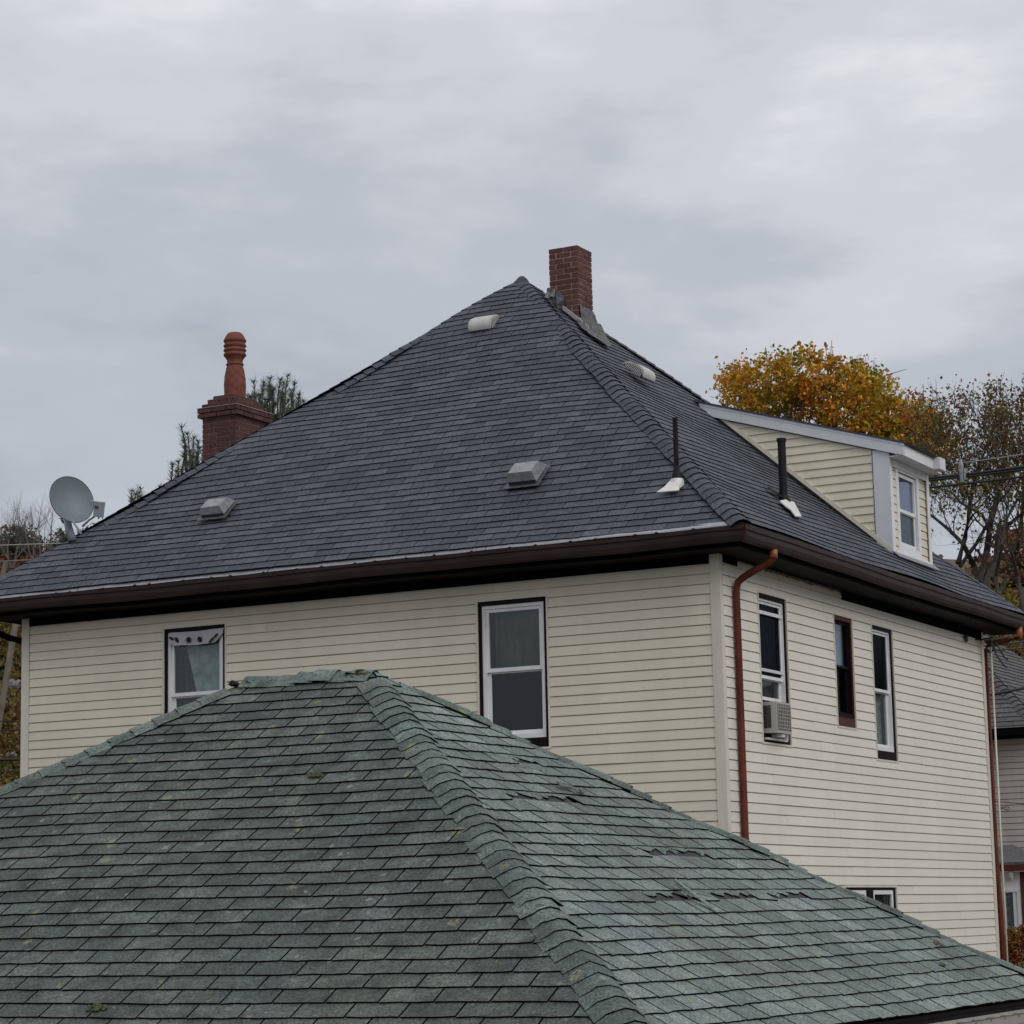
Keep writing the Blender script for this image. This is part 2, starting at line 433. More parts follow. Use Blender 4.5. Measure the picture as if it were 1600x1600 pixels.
def shingles(roof, face, expo, tabw, gap, mats, world_M, sag, quota, vstart=0, zb=.014, zt=.004, th=.009,
             wob=.004, stagger=.5, skip=lambda k, u: False, seed=1, region=(0, 1600, 0, 1600), torn=None, curl=.004, jit=.0025):
    rr = random.Random(seed)
    L = expo+.03
    variants = []
    nvar = 8
    for i in range(nvar):
        w = tabw-gap
        pts = [(0, rr.uniform(-wob, wob))]+[(w*t, rr.uniform(-wob, wob)*.8) for t in (.33, .67)]+[(w, rr.uniform(-wob, wob)), (w, L), (0, L)]
        variants.append(pts)
    recs = []
    k = 0; v = vstart
    while v < face.len-.02:
        off = (stagger*tabw if k % 2 else 0)+rr.uniform(-.012, .012)*tabw/.3
        u = face.lo(v)//tabw*tabw - tabw + off
        while u < face.hi(v):
            if not skip(k, u):
                vi = rr.randrange(nvar)
                pts = [(u+p[0], v+p[1]) for p in variants[vi]]
                cl = face.clip(pts)
                full = len(cl) == len(pts) and all(abs(a[0]-b[0])+abs(a[1]-b[1]) < 1e-6 for a, b in zip(cl, pts))
                if cl and len(cl) > 2:
                    ar = 0
                    for i in range(len(cl)):
                        p, q = cl[i], cl[(i+1) % len(cl)]; ar += p[0]*q[1]-q[0]*p[1]
                    if abs(ar)/2 > 4e-4:
                        c = world_M @ face.P(u+tabw/2, v+expo/2)
                        px, py = project(c)
                        vis = region[0] <= px <= region[1] and region[2] <= py <= region[3]
                        if vis:
                            nn = (world_M.to_3x3() @ face.n); d = (Vector((0, 0, CAMZ))-c)
                            score = abs(ar)*max(0, nn.dot(d.normalized()))/d.length_squared
                        else: score = -1
                        recs.append([score, u, v, vi, cl, full, rr.uniform(0, curl), rr.uniform(-jit, jit)])
            u += tabw
        v += expo; k += 1
    recs.sort(key=lambda t: -t[0])
    meshes = {}
    stuff = MB(); cnt = 0
    mb_mats = mats
    for i, (score, u, v, vi, cl, full, cu, ro) in enumerate(recs):
        z = sag(u, v); gu = (sag(u+tabw, v)-z)/tabw; gv = (sag(u, v+expo)-z)/expo
        TL = Matrix.Rotation(-gu, 4, 'Y') @ Matrix.Rotation(gv-cu*.5, 4, 'X') @ Matrix.Rotation(ro, 4, 'Z')
        if i < quota and score > 0:
            if full:
                if vi not in meshes:
                    mb = MB(); slab(mb, variants[vi], 0, 0, expo, zb, zt, L, th); meshes[vi] = mb.mesh('shingle', mb_mats)
                me = meshes[vi]
            else:
                mb = MB(); slab(mb, cl, u, v, expo, zb, zt, L, th); me = mb.mesh('shingle', mb_mats)
            Mx = face.M(u, v, z) @ TL
            link('shingle', me, roof, Mx); cnt += 1
        else:
            mb = MB(); slab(mb, cl, u, v, expo, zb, zt, L, th)
            Mx = face.M(u, v, z) @ TL
            stuff.add([Mx @ Vector(p) for p in mb.v], mb.f, mb.m)
    return stuff, cnt

def deck(mb, face, n=-.02, th=.03, vend=None):
    ve = face.len
    pts = [face.P(0, 0, n), face.P(face.W, 0, n), face.P(face.hi(ve), ve, n)]
    if face.hi(ve)-face.lo(ve) > .01: pts.append(face.P(face.lo(ve), ve, n))
    mb.add(pts, [tuple(range(len(pts)))])

def hip_caps(roof, f1, f2, P0, P1, step, width, mats, sagz, name='hip_cap', t0=.030, t1=.012, jitter=.0, rr=None, th=.008, individual=True, stuff=None, skip=(), k2=1.0):
    P0, P1 = Vector(P0), Vector(P1)
    h = (P1-P0).normalized(); Lh = (P1-P0).length
    p1 = f1.n.cross(h); p1 = p1 if p1.dot(f1.P(f1.W/2, f1.len/2)-P0) > 0 else -p1
    p2 = f2.n.cross(h); p2 = p2 if p2.dot(f2.P(f2.W/2, f2.len/2)-P0) > 0 else -p2
    mm = (f1.n+f2.n).normalized()
    rr = rr or random.Random(3)
    N = int((Lh-.10)/step)
    variants = []
    for vi in range(6):
        w1, w2 = width*(1+rr.uniform(-jitter, jitter)), k2*width*(1+rr.uniform(-jitter, jitter)*2)
        mb = MB(); L = step+.045
        prof = lambda t, w: [p1*w1+f1.n*(t*.6), p1*w1*.55+f1.n*(t*1.0), p1*.045+f1.n*(t*1.05), mm*(t*1.0-.004), p2*.045+f2.n*(t*1.05), p2*w2*.55+f2.n*(t*1.0), p2*w2+f2.n*(t*.6)]
        a = prof(t0, 0); b = prof(t1, 0)
        n = len(a)
        wv = [rr.uniform(-1, 1)*.006*(1+jitter*6) for _ in range(n)]
        top0 = [q+h*wv[i] for i, q in enumerate(a)]; top1 = [q+h*L for q in b]
        bot0 = [q-mm*th for q in top0]; bot1 = [q-mm*th for q in top1]
        vs = top0+top1+bot0+bot1; fs = []; ms = []
        for i in range(n-1):
            fs.append((i, i+1, n+i+1, n+i)); ms.append(0)
            fs.append((i, 2*n+i, 2*n+i+1, i+1)); ms.append(1)
        fs.append((0, n, 3*n, 2*n)); ms.append(1); fs.append((n-1, 3*n-1, 4*n-1, 2*n-1)); ms.append(1)
        mb.add(vs, fs, ms); variants.append(mb)
    ms_ = {}
    for i in range(N):
        if i in skip: continue
        P = P0+h*(i*step)+mm*sagz(i*step/Lh)
        vi = rr.randrange(6)
        if individual:
            if vi not in ms_: ms_[vi] = variants[vi].mesh(name, mats, False)
            link(name, ms_[vi], roof, Matrix.Translation(P) @ Matrix.Rotation(rr.uniform(-1, 1)*.05*jitter, 4, 'Z'))
        else:
            stuff.add([Vector(p)+P for p in variants[vi].v], variants[vi].f, variants[vi].m)

# ------------------------------------------------------------------ HOUSE
CX, CY = 2.02948361, 24.09123403
house = empty('house', (CX, CY, 0), -YAW, label='large cream vinyl-sided two-storey house with dark slate-grey hip roof and two brick chimneys', cat='house')
HM = Matrix.Translation((CX, CY, 0)) @ Matrix.Rotation(-YAW, 4, 'Z')
A_, B_ = 8.71, 8.54            # wall lengths; local x=-a, y=b
SL = .866; ZE = 6.70
def roofz(o): return ZE+SL*(.51-o)       # o = distance outside wall plane; plane passes z=ZE at o=.51
apex = Vector((-4.355, 4.27, ZE+SL*4.82+.02))
eo = .490
ez = roofz(eo)
c00 = Vector((eo, -eo, ez)); c10 = Vector((-A_-eo, -eo, ez)); c01 = Vector((eo, B_+eo, ez)); c11 = Vector((-A_-eo, B_+eo, ez))
fL = Face(c10, c00, apex, apex)
fR = Face(c00, c01, apex, apex)
fB = Face(c01, c11, apex, apex)
fF = Face(c11, c10, apex, apex)
def sagL(u, v):
    t = v/fL.len
    return .020*math.sin(u*1.7+v*1.1)*t + .018*math.sin(v*2.3+u*.4) - .04*math.sin(math.pi*t)*(.6+.4*math.sin(u*.9))
def sagR(u, v):
    t = v/fR.len
    return .014*math.sin(u*1.5+v*1.3) - .035*math.sin(math.pi*t)
rd = MB()
deck(rd, fL, -.075); deck(rd, fR, -.065)
for f_ in (fB, fF): deck(rd, f_, 0)
rd.box((-A_-.40, -.40, 6.52), (.40, B_+.40, 6.535))
roof = rd.build('roof', MAT['felt'], house)
def in_dormer(k, u):
    return False
st1, c1 = shingles(roof, fL, .127, .305, .0065, [MAT['slate'], MAT['edge']], HM, sagL, 190, vstart=.012, seed=11, zb=.015, th=.009, wob=.006, curl=.05, jit=.006)
st2, c2 = shingles(roof, fR, .127, .305, .008, [MAT['slate'], MAT['edge']], HM, sagR, 110, vstart=0, seed=12, zb=.014, th=.008, wob=.005, curl=.04, jit=.005)
st1.add(st2.v, st2.f, st2.m)
st1.build('remaining_shingles', [MAT['slate'], MAT['edge']], roof, kind='stuff')
# plain slate courses on the two hidden faces
hid = MB()
for f_ in (fB, fF):
    v = 0
    while v < f_.len-.13:
        hid.add([f_.P(f_.lo(v), v, .014), f_.P(f_.hi(v), v, .014), f_.P(f_.hi(v+.15), v+.15, .005), f_.P(f_.lo(v+.15), v+.15, .005)], [(0, 1, 2, 3)])
        v += .127
hid.build('rear_shingle_courses', MAT['slate'], roof, kind='stuff')
hip_caps(roof, fL, fR, c00, apex, .142, .142, [MAT['slate_cap'], MAT['edge']], lambda t: -.02*math.sin(math.pi*t)+.005*math.sin(t*37), t0=.038, t1=.023, jitter=.06, th=.009, k2=.85)
hip_caps(roof, fL, fF, c10, apex, .142, .125, [MAT['slate_cap'], MAT['edge']], lambda t: -.045*math.sin(math.pi*t)+.024*math.sin(t*17+1)+.006*math.sin(t*61), t0=.028, t1=.014, jitter=.04)
hip_caps(roof, fR, fB, c01, apex, .142, .125, [MAT['slate_cap'], MAT['edge']], lambda t: .01*math.sin(t*19), t0=.028, t1=.014, jitter=.04)
pk = MB()
for i, (r0, z0) in enumerate(((.0, .075), (.05, .065), (.11, .01), (.15, -.05))):
    pass
pk.lathe([(.001, .034), (.03, .026), (.07, -.01), (.10, -.06), (.11, -.08)], tuple(apex), 8)
pk.build('peak_cap', MAT['slate_cap'], roof)

# --- faces of the walls: (u, out, z) -> local
def FL(u, o, z): return Vector((-u, -o, z))
def FR(u, o, z): return Vector((o, u, z))
def fbox(mb, F, u0, u1, o0, o1, z0, z1, mi=0):
    vs = [F(u, o, z) for z in (z0, z1) for (u, o) in ((u0, o0), (u1, o0), (u1, o1), (u0, o1))]
    mb.add(vs, [(0,3,2,1),(4,5,6,7),(0,1,5,4),(1,2,6,5),(2,3,7,6),(3,0,4,7)], mi)

def wall_panel(name, F, u0, u1, z0, z1, holes, mat, parent, th=.12, o1=-.009):
    mb = MB()
    us = sorted(set([u0, u1]+[h[0] for h in holes]+[h[1] for h in holes]))
    for a, b in zip(us[:-1], us[1:]):
        zz = [(z0, z1)]
        for h in holes:
            if h[0] <= (a+b)/2 <= h[1]:
                nz = []
                for p, q in zz:
                    if h[2] > p: nz.append((p, min(q, h[2])))
                    if h[3] < q: nz.append((max(p, h[3]), q))
                zz = nz
        for p, q in zz: fbox(mb, F, a, b, o1-th, o1, p, q)
    return mb.build(name, mat, parent)

def planks(F, u0, u1, z0, z1, zref, holes, mat, parent, course=.1016, seams=True, name='siding_plank', rr=None, clipf=None, o_base=0, ulen=3.0, mist=()):
    rr = rr or random.Random(5)
    k0 = math.ceil((z0-zref)/course-1e-6)
    k = k0-1; n = 0
    while True:
        zb = zref+k*course
        if zb >= z1-.01: break
        zt = min(zb+course+.008, z1); zbb = max(zb, z0)
        segs = [(u0, u1)]
        for h in holes:
            if h[2] < zb+course*.6 and h[3] > zb+course*.3:
                ns = []
                for a, b in segs:
                    if h[1] <= a or h[0] >= b: ns.append((a, b)); continue
                    if h[0] > a: ns.append((a, h[0]))
                    if h[1] < b: ns.append((h[1], b))
                segs = ns
        out = []
        extra = []
        for h in holes:
            if h[2] < zb+course*.6 and h[3] > zb+course*.3:
                if h[3] < zt-.012: extra.append((max(h[0], u0), min(h[1], u1), h[3], zt))
                if h[2] > zbb+.012: extra.append((max(h[0], u0), min(h[1], u1), zbb, h[2]))
        for a, b, p0_, p1_ in extra:
            mb = MB(); hi_ = .016-.009*(p1_-zb)/course; lo_ = .016-.009*(p0_-zb)/course
            mb.prism([F(a, o_base+o, z) for o, z in ((-.008, p0_), (lo_, p0_), (hi_, p1_-(.014 if p1_ == zt else 0)), (-.008, p1_))], F(b, 0, 0)-F(a, 0, 0)); mb.build(name, mat, parent)
        for a, b in segs:
            if seams and b-a > ulen*.75:
                s = a+((k*1.37+.6) % 2.9)+.5
                if s < b-.4: out += [(a, s, 0), (s-.02, b, .0035)]
                else: out.append((a, b, 0))
            else: out.append((a, b, 0))
        for a, b, ex in out:
            if clipf:
                r = clipf(a, b, zbb, zt)
                if r is None: continue
                pts2 = r
                mb = MB()
                outv = lambda z: .020-.018*(z-zbb)/(course)
                nn = len(pts2)
                vs = [F(u, o_base+max(.002, outv(z)), z) for u, z in pts2]+[F(u, o_base, z) for u, z in pts2]
                mb.add(vs, [tuple(range(nn))]+[(i, (i+1) % nn, nn+(i+1) % nn, nn+i) for i in range(nn)])
                mb.build(name, mat, parent); n += 1; continue
            j = rr.uniform(-.0012, .0012)
            prof = [(-.008, zbb+.001), (.016+ex, zbb), (.016+ex, zbb+.006), (.007+ex, zt-.017), (-.006+ex*.3, zt-.013), (-.008, zt)]
            mb = MB(); mb.prism([F(a, o_base+o, z+j) for o, z in prof], F(b, 0, 0)-F(a, 0, 0))
            mb.build(name, mat, parent); n += 1
        k += 1
    return n

# windows (u0,u1,z0,z1)
W1 = (5.875, 6.735, 4.66, 6.268); W2 = (1.90, 2.74, 4.68, 6.258)
W3 = (.955, 1.745, 4.68, 6.247); W4 = (3.115, 3.715, 4.968, 6.232); W5 = (4.325, 5.048, 4.663, 6.24); W6 = (3.12, 4.79, 2.25, 3.262)
wallL = wall_panel('wall', FL, 0, A_, 0, 6.51, [W1, W2], MAT['sheath'], house)
wallR = wall_panel('wall', FR, .125, B_, 0, 6.51, [W3, W4, W5, W6], MAT['sheath'], house)
mb = MB(); mb.box((-A_+.0, .125, 0), (-A_+.12, B_-.125, 6.51)); mb.box((-A_, B_-.12, 0), (-.13, B_, 6.51))
wallB = mb.build('wall', MAT['siding'], house, label='rear walls')
fl = MB(); fl.box((-A_+.13, .13, 3.0), (-.13, B_-.13, 3.12)); fl.build('floor', MAT['sheath'], house)
n1_ = planks(FL, .085, A_-.10, .95, 6.42, 6.2225, [W1, W2], MAT['siding'], wallL)
def strip_gap(h): return (h[0], h[1], h[2], h[3])
n2_ = planks(FR, .07, 8.44, 0.9, 6.42, 6.2125, [W3, W4, W5, W6], MAT['siding_side'], wallR, rr=random.Random(8))
# upper course right: runs up to the soffit where the frieze board is missing
planks(FR, .07, 3.42, 6.42, 6.495, 6.2125+.1016*2, [], MAT['siding_side'], wallR, seams=False)
# lower left wall plain courses out of sight
# frieze boards
mb = MB(); fbox(mb, FL, .09, A_-.09, 0, .022, 6.424, 6.505); mb.build('frieze_board', MAT['brown_dark'], house)
mb = MB(); fbox(mb, FR, 3.44, 8.45, 0, .028, 6.405, 6.505)
mb.add([FR(3.40, .028, 6.43), FR(3.44, .028, 6.40), FR(3.44, .028, 6.505), FR(3.36, .028, 6.505)], [(0, 1, 2, 3)])
mb.build('frieze_board', MAT['brown_dark'], house)
mb = MB(); fbox(mb, FR, .075, .44, 0, .022, 6.43, 6.505); mb.build('frieze_board', MAT['brown_dark'], house)
# torn caulk and plaster edge below the soffit
mb = MB(); rr = random.Random(4)
for i in range(46):
    u = .95+i*.055; w = rr.uniform(.02, .05); h = rr.uniform(.006, .03)
    fbox(mb, FR, u, u+w, .004, .016+rr.uniform(0, .02), 6.497-h, 6.499)
mb.build('torn_edge_caulk', MAT['cement'], wallR, kind='stuff')
# corner posts
mb = MB(); mb.box((-.085, -.022, .8), (.020, .0, 6.515)); mb.box((.0, -.0, .8), (.020, .062, 6.515))
mb.build('corner_post', MAT['trim'], house)
mb = MB(); fbox(mb, FL, A_-.095, A_+.012, 0, .022, .8, 6.515); mb.build('corner_post', MAT['trim'], house)
mb = MB(); fbox(mb, FR, 8.45, B_+.012, 0, .022, .8, 6.50); mb.build('corner_post', MAT['trim'], house)

# windows
def window(F, w, spec, label, jmat='trim', casing='casing', deep=.035):
    u0, u1, z0, z1 = w
    mb = MB(); t = .020; o1 = .020
    # casing set back in the opening
    cw = spec.get('cw', .035); ch = spec.get('ch', .045); cb = spec.get('cb', .10)
    fbox(mb, F, u0+t, u0+t+cw, -.10, .004, z0+t, z1-t); fbox(mb, F, u1-t-cw, u1-t, -.10, .004, z0+t, z1-t)
    fbox(mb, F, u0+t+cw, u1-t-cw, -.10, .004, z1-t-ch, z1-t); fbox(mb, F, u0+t+cw, u1-t-cw, -.10, .010, z0+t, z0+t+cb)
    win = mb.build('window', MAT[casing], house, label=label)
    mb = MB()
    fbox(mb, F, u0, u0+t, -.03, o1, z0, z1); fbox(mb, F, u1-t, u1, -.03, o1, z0, z1)
    fbox(mb, F, u0+t, u1-t, -.03, o1, z1-t, z1); fbox(mb, F, u0+t, u1-t, -.03, o1, z0, z0+t)
    mb.build('window_trim', MAT[jmat], win)
    a, b, c, d = u0+t+cw, u1-t-cw, z0+t+cb, z1-t-ch
    fr = spec.get('fr', .035); fm = MAT[spec.get('frame', 'white')]
    mb = MB()
    fbox(mb, F, a, a+fr, -.09, -.012, c, d); fbox(mb, F, b-fr, b, -.09, -.012, c, d)
    fbox(mb, F, a+fr, b-fr, -.09, -.012, d-fr, d); fbox(mb, F, a+fr, b-fr, -.09, -.006, c, c+.05)
    mb.build('window_frame', fm, win)
    a += fr; b -= fr; d -= fr; c += .05
    zm = spec.get('zm', (c+d)/2)
    for nm, p, q, oo in (('upper', zm, d, -.030), ('lower', c, zm+.02, -.062)):
        if nm == 'lower' and 'open' in spec: p = spec['open']
        mb = MB(); s = spec.get('sash', .036)
        fbox(mb, F, a, a+s, oo-.028, oo, p, q); fbox(mb, F, b-s, b, oo-.028, oo, p, q)
        fbox(mb, F, a+s, b-s, oo-.028, oo, q-s, q); fbox(mb, F, a+s, b-s, oo-.028, oo, p, p+s+.004)
        mb.build('sash', fm, win)
        mb = MB(); fbox(mb, F, a+s, b-s, oo-.018, oo-.012, p+s+.004, q-s)
        mb.build('glass_pane', MAT[spec.get('g_'+nm, 'glass')], win)
    return win, (a, b, c, d, zm)

def curtain(F, win, u0, u1, z0, z1, mat, o=-.14, folds=9, amp=.018, lean=0, bottom=None, name='curtain'):
    mb = MB(); n = folds*4
    for j, z in enumerate((z1, z0)):
        for i in range(n+1):
            u = u0+(u1-u0)*i/n
            if j == 1: u = u0+lean+(u1-u0-lean)*i/n
            mb.v.append(tuple(F(u, o+amp*math.sin(i/4*2*math.pi), z)))
    for i in range(n): mb.f.append((i, i+1, n+1+i+1, n+1+i)); mb.m.append(0)
    return mb.build(name, MAT[mat], win, smooth=True)

win1, q = window(FL, W1, dict(zm=5.49), 'left upper window with a grommeted white cloth hung over its head')
mb = MB(); mb.prism([FL(5.90, -.13, 5.48), FL(6.36, -.13, 5.48), FL(6.55, -.13, 6.2), FL(5.90, -.13, 6.2)], FL(0, -.006, 0)); mb.build('curtain', MAT['curtain_grey'], win1)
curtain(FL, win1, 5.90, 6.70, 5.48, 6.2, 'curtain_dark', -.16, 9, .012)
curtain(FL, win1, 5.90, 6.68, 4.7, 5.48, 'curtain_dark', -.2, 6, .02)
# cloth with grommets
mb = MB(); n = 22
for i in range(n+1):
    t = i/n; u = 6.640-(6.640-5.915)*t
    zt = 6.205-.012*math.sin(t*3.1)+.006*t; zb = 6.048+.006*math.sin(t*9)+(.11*max(0, t-.84)/.16)*.9 + (.02 if t < .06 else 0)
    mb.v += [tuple(FL(u, .012+.010*math.sin(t*11), zt)), tuple(FL(u, .018+.012*math.sin(t*8+1), (zt+zb)/2)), tuple(FL(u, .020+.012*math.sin(t*13), zb))]
for i in range(n):
    for j in (0, 1): mb.f.append((3*i+j, 3*i+j+1, 3*i+j+4, 3*i+j+3)); mb.m.append(0)
cl = mb.build('grommet_cloth', MAT['curtain_white'], win1, smooth=True)
for (u, z, rx, rz, tilt) in ((6.37, 6.105, .028, .032, 0), (6.22, 6.098, .028, .032, -.1), (6.065, 6.08, .034, .026, .5), (6.005, 6.125, .030, .022, .5), (6.60, 6.135, .033, .020, -.35), (6.53, 6.115, .026, .032, -.3)):
    mb = MB(); pts = []
    for k in range(12):
        t = 2*math.pi*k/12; du, dz = rx*math.cos(t), rz*math.sin(t)
        pts.append(FL(u+du*math.cos(tilt)-dz*math.sin(tilt), .038, z+du*math.sin(tilt)*-1+dz*math.cos(tilt)))
    mb.prism(pts, FL(0, -.012, 0)); mb.build('grommet', MAT['black'], win1)

win2, q = window(FL, W2, dict(zm=5.50, g_lower='screen'), 'tall window with sage green curtain behind glass', )
curtain(FL, win2, 1.92, 2.60, 4.72, 6.2, 'curtain_green', -.14, 7, .014, lean=.0)

win3, q = window(FR, W3, dict(zm=5.36, open=5.145, g_upper='screen', g_lower='glass', cw=.03, frame='white', fr=.022, sash=.03), 'side window with raised lower sash over an air conditioner')
curtain(FR, win3, 1.0, 1.7, 5.1, 6.2, 'curtain_dark', -.16, 8)
mb = MB(); fbox(mb, FR, 1.03, 1.66, -.034, -.006, 6.02, 6.055); mb.build('storm_bar', MAT['white'], win3)
mb = MB(); fbox(mb, FR, 1.03, 1.66, -.034, -.008, 5.43, 5.46); mb.build('storm_bar', MAT['white_grey'], win3)
win4, q = window(FR, W4, dict(zm=5.645, g_upper='glass_bright', frame='casing', cw=.012, cb=.10, sash=.022, fr=.010), 'narrow side window with red-brown wooden frame', casing='casing_red')
curtain(FR, win4, 3.15, 3.70, 5.66, 6.2, 'painted_reflection', -.12, 3, .002, name='painted_reflection_sheet')  # sheet added behind the upper pane, its colour paints the sky reflection
win5, q = window(FR, W5, dict(zm=5.465, g_upper='screen', g_lower='glass', fr=.022, sash=.03), 'side window right of the narrow one with pale curtain below')
curtain(FR, win5, 4.36, 5.02, 4.7, 5.45, 'curtain_grey', -.16, 8, .02)
curtain(FR, win5, 4.36, 5.02, 5.45, 6.2, 'curtain_dark', -.16, 8, .02)
win6, q = window(FR, W6, dict(zm=2.36, fr=.015, sash=.02, ch=.03), 'low side window just above the green garage roof')
mb = MB(); fbox(mb, FR, 3.84, 4.02, -.09, .012, 2.38, 3.21); mb.build('mullion', MAT['casing'], win6)
mb = MB()
for (a, b) in ((3.20, 3.82), (4.05, 4.70)):
    fbox(mb, FR, a, a+.035, -.02, .0, 2.4, 3.212); fbox(mb, FR, b-.045, b, -.02, .0, 2.4, 3.212); fbox(mb, FR, a+.035, b-.045, -.02, .0, 3.165, 3.212)
mb.build('inner_frame', MAT['white'], win6)
curtain(FR, win6, 3.15, 4.76, 2.3, 3.25, 'curtain_dark', -.16, 10, .02)

# gutter swept round the two visible eaves with a mitre at the corner
prof = [(.405, 6.665), (.405, 6.545), (.46, 6.538), (.487, 6.555), (.497, 6.595), (.500, 6.640), (.512, 6.652), (.514, 6.688), (.500, 6.690)]
def sweep(prof, name, mat, x0=-A_, y1=B_, parent=house, closed=False):
    mb = MB()
    for o, z in prof:
        n_ = 24
        row = [(x0-o, -o, z)]
        row = []
        for i in range(n_+1):
            x = (x0-.50)+(o-(x0-.50))*i/n_
            dz = .006*math.sin(x*1.3)+.004*math.sin(x*3.1+1)
            row.append((x, -o-.004*math.sin(x*2.1), z+dz*(i < n_)))
        for i in range(1, n_+1):
            y = -o+(y1+.50+o)*i/n_
            dz = .006*math.sin(y*1.1)+.003*math.sin(y*2.9)
            row.append((o, y, z+dz*1.0))
        mb.v += row
    W = 2*24+1
    for i in range(len(prof)-1):
        for j in range(W-1):
            a = i*W+j; mb.f.append((a, a+1, a+W+1, a+W)); mb.m.append(0)
    return mb.build(name, mat, parent)
sweep(prof, 'gutter', MAT['brown'])
sweep([(.385, 6.72), (.403, 6.72), (.403, 6.50), (.385, 6.50)], 'fascia_board', MAT['brown_dark'])
sweep([(.39, 6.512), (.20, 6.510), (.0, 6.508)], 'soffit', MAT['soffit'])
# bronze seam strip at the mitre
mb = MB()
mb.prism([(.500, -.490, 6.55), (.530, -.530, 6.655), (.530, -.530, 6.692), (.505, -.502, 6.692)], (.006, .010, 0)); mb.build('gutter_corner_strip', MAT['rust'], house)
sweep([(.478, 6.715), (.484, 6.718), (.484, 6.63), (.478, 6.63)], 'drip_edge', MAT['brown'])
# white metal guard strip along the left eave
for (xa, xb) in ((-9.2, -7.55), (-7.54, -5.0), (-4.99, -2.35), (-2.34, .40)):
    mb = MB(); n = 8
    for i in range(n+1):
        x = xa+(xb-xa)*i/n
        j = .004*math.sin(x*5)
        mb.v += [(x, -.515, 6.692+j), (x, -.512, 6.705+j), (x, -.462, 6.745+j*.5), (x, -.455, 6.74)]
    for i in range(n):
        for j in range(3):
            a = 4*i+j; mb.f.append((a, a+4, a+5, a+1)); mb.m.append(0)
    mb.build('gutter_guard', MAT['guard'], house)
mb = MB(); rr = random.Random(9)
for i in range(26):
    x = -9+i*.36+rr.uniform(-.1, .1)
    mb.box((x, -.522, 6.688), (x+.03, -.505, 6.700))
mb.build('guard_clips', MAT['black'], house, kind='stuff')

def pipe(name, pts, r, mat, parent, sides=12, ribs=False, **kw):
    mb = MB()
    mb.tube(pts, r, sides)
    return mb.build(name, mat, parent, smooth=True, **kw)
# near downspout
pipe('downspout', [(.455, .34, 6.545), (.455, .34, 6.50), (.44, .34, 6.46), (.40, .335, 6.425), (.26, .325, 6.36), (.12, .315, 6.29), (.075, .31, 6.25), (.055, .31, 6.18), (.055, .31, 5.0), (.055, .312, 3.5), (.055, .315, 1.0)], .036, MAT['rust'], house, label='rust-brown downspout beside the near corner post')
mb = MB(); mb.tube([(.455, .34, 6.55), (.455, .34, 6.47)], .041, 12)
mb.build('downspout_outlet', MAT['copper_end'], house, smooth=True)
pipe('downspout', [(.45, 8.72, 6.545), (.45, 8.72, 6.47), (.42, 8.73, 6.42), (.30, 8.72, 6.40), (.05, 8.66, 6.36), (.012, 8.62, 6.28), (.015, 8.62, 3.6), (.040, 8.62, 2.9), (.040, 8.62, 1.0)], .036, MAT['rust'], house, label='rust-brown downspout behind the far corner post')
mb = MB(); mb.tube([(.45, 8.72, 6.56), (.45, 8.72, 6.43)], .043, 12); mb.build('downspout_outlet', MAT['copper_end'], house, smooth=True)
mb = MB(); mb.tube([(.075, 8.68, 6.4), (.075, 8.68, 1.0)], .014, 8); mb.build('conduit', MAT['trim'], house, smooth=True)
pipe('downspout', [(-9.15, -.45, 6.54), (-9.13, -.45, 6.47), (-8.98, -.30, 6.40), (-8.86, -.08, 6.30), (-8.78, .05, 6.27), (-8.75, .40, 6.15), (-8.75, .45, 1.0)], .036, MAT['brown_dark'], house, label='dark downspout elbow under the far left eave')

# --- dormer (near side wall at b=5.27, front at a=0)
DB0, DB1 = 5.27, 6.66
def rl_z(a): return roofz(-a)               # roof surface height at inset a from right wall
dtop = lambda a: 9.09-(2.36-a)*.305          # underside of dormer roof
dz0 = rl_z(0)-.02
mb = MB()
# side walls and front wall as real slabs
a_end = 2.30
def side_poly(b, th):
    pts = [(0, b, dz0), (-a_end, b, rl_z(a_end)-.02), (-a_end, b, dtop(a_end)), (0, b, dtop(0))]
    mb.prism([Vector(p) for p in pts], (0, th, 0))
side_poly(DB0, .08); side_poly(DB1-.08, .08)
mb.box((-.10, DB0+.08, dz0), (-.06, DB1-.08, dtop(0)))
dormer = mb.build('dormer', MAT['sheath'], house, label='shed dormer with white trim and yellow-cream siding')
def FD(u, o, z): return Vector((-u, DB0-o, z))
def clipd(a, b, z0, z1):
    p = [(a, z0), (b, z0), (b, z1), (a, z1)]
    # below roof underside: z <= 9.09-(2.36-u)*.305-.02
    p = clip(p, -.305, 1, 9.09-2.36*.305-.02)
    if len(p) < 3: return None
    # above main roof: z >= ZE+SL*(.51+u)  ->  -z + SL*u <= -(ZE+SL*.51)
    p = clip(p, SL, -1, -(ZE+SL*.51)-.01)
    if len(p) < 3: return None
    ar = 0
    for i in range(len(p)):
        q, r = p[i], p[(i+1) % len(p)]; ar += q[0]*r[1]-r[0]*q[1]
    return p if abs(ar) > 4e-4 else None
planks(FD, .215, 2.3, 7.1, 9.1, 7.14, [], MAT['siding_dormer'], dormer, seams=False, clipf=clipd)
planks(FR, 5.345, DB1-.075, dz0+.07, dtop(0)-.16, 7.16, [(5.50, 6.33, 7.0, 8.4)], MAT['siding_dormer'], dormer, seams=False, o_base=-.026)
mb = MB()
fbox(mb, FD, -.004, .20, 0, .024, dz0+.0, dtop(.1)-.0); mb.build('corner_board', MAT['white_grey'], dormer)
mb = MB()
fbox(mb, FR, DB0-.02, DB0+.075, -.06, .006, dz0-.03, dtop(0)); mb.build('corner_board', MAT['white'], dormer)
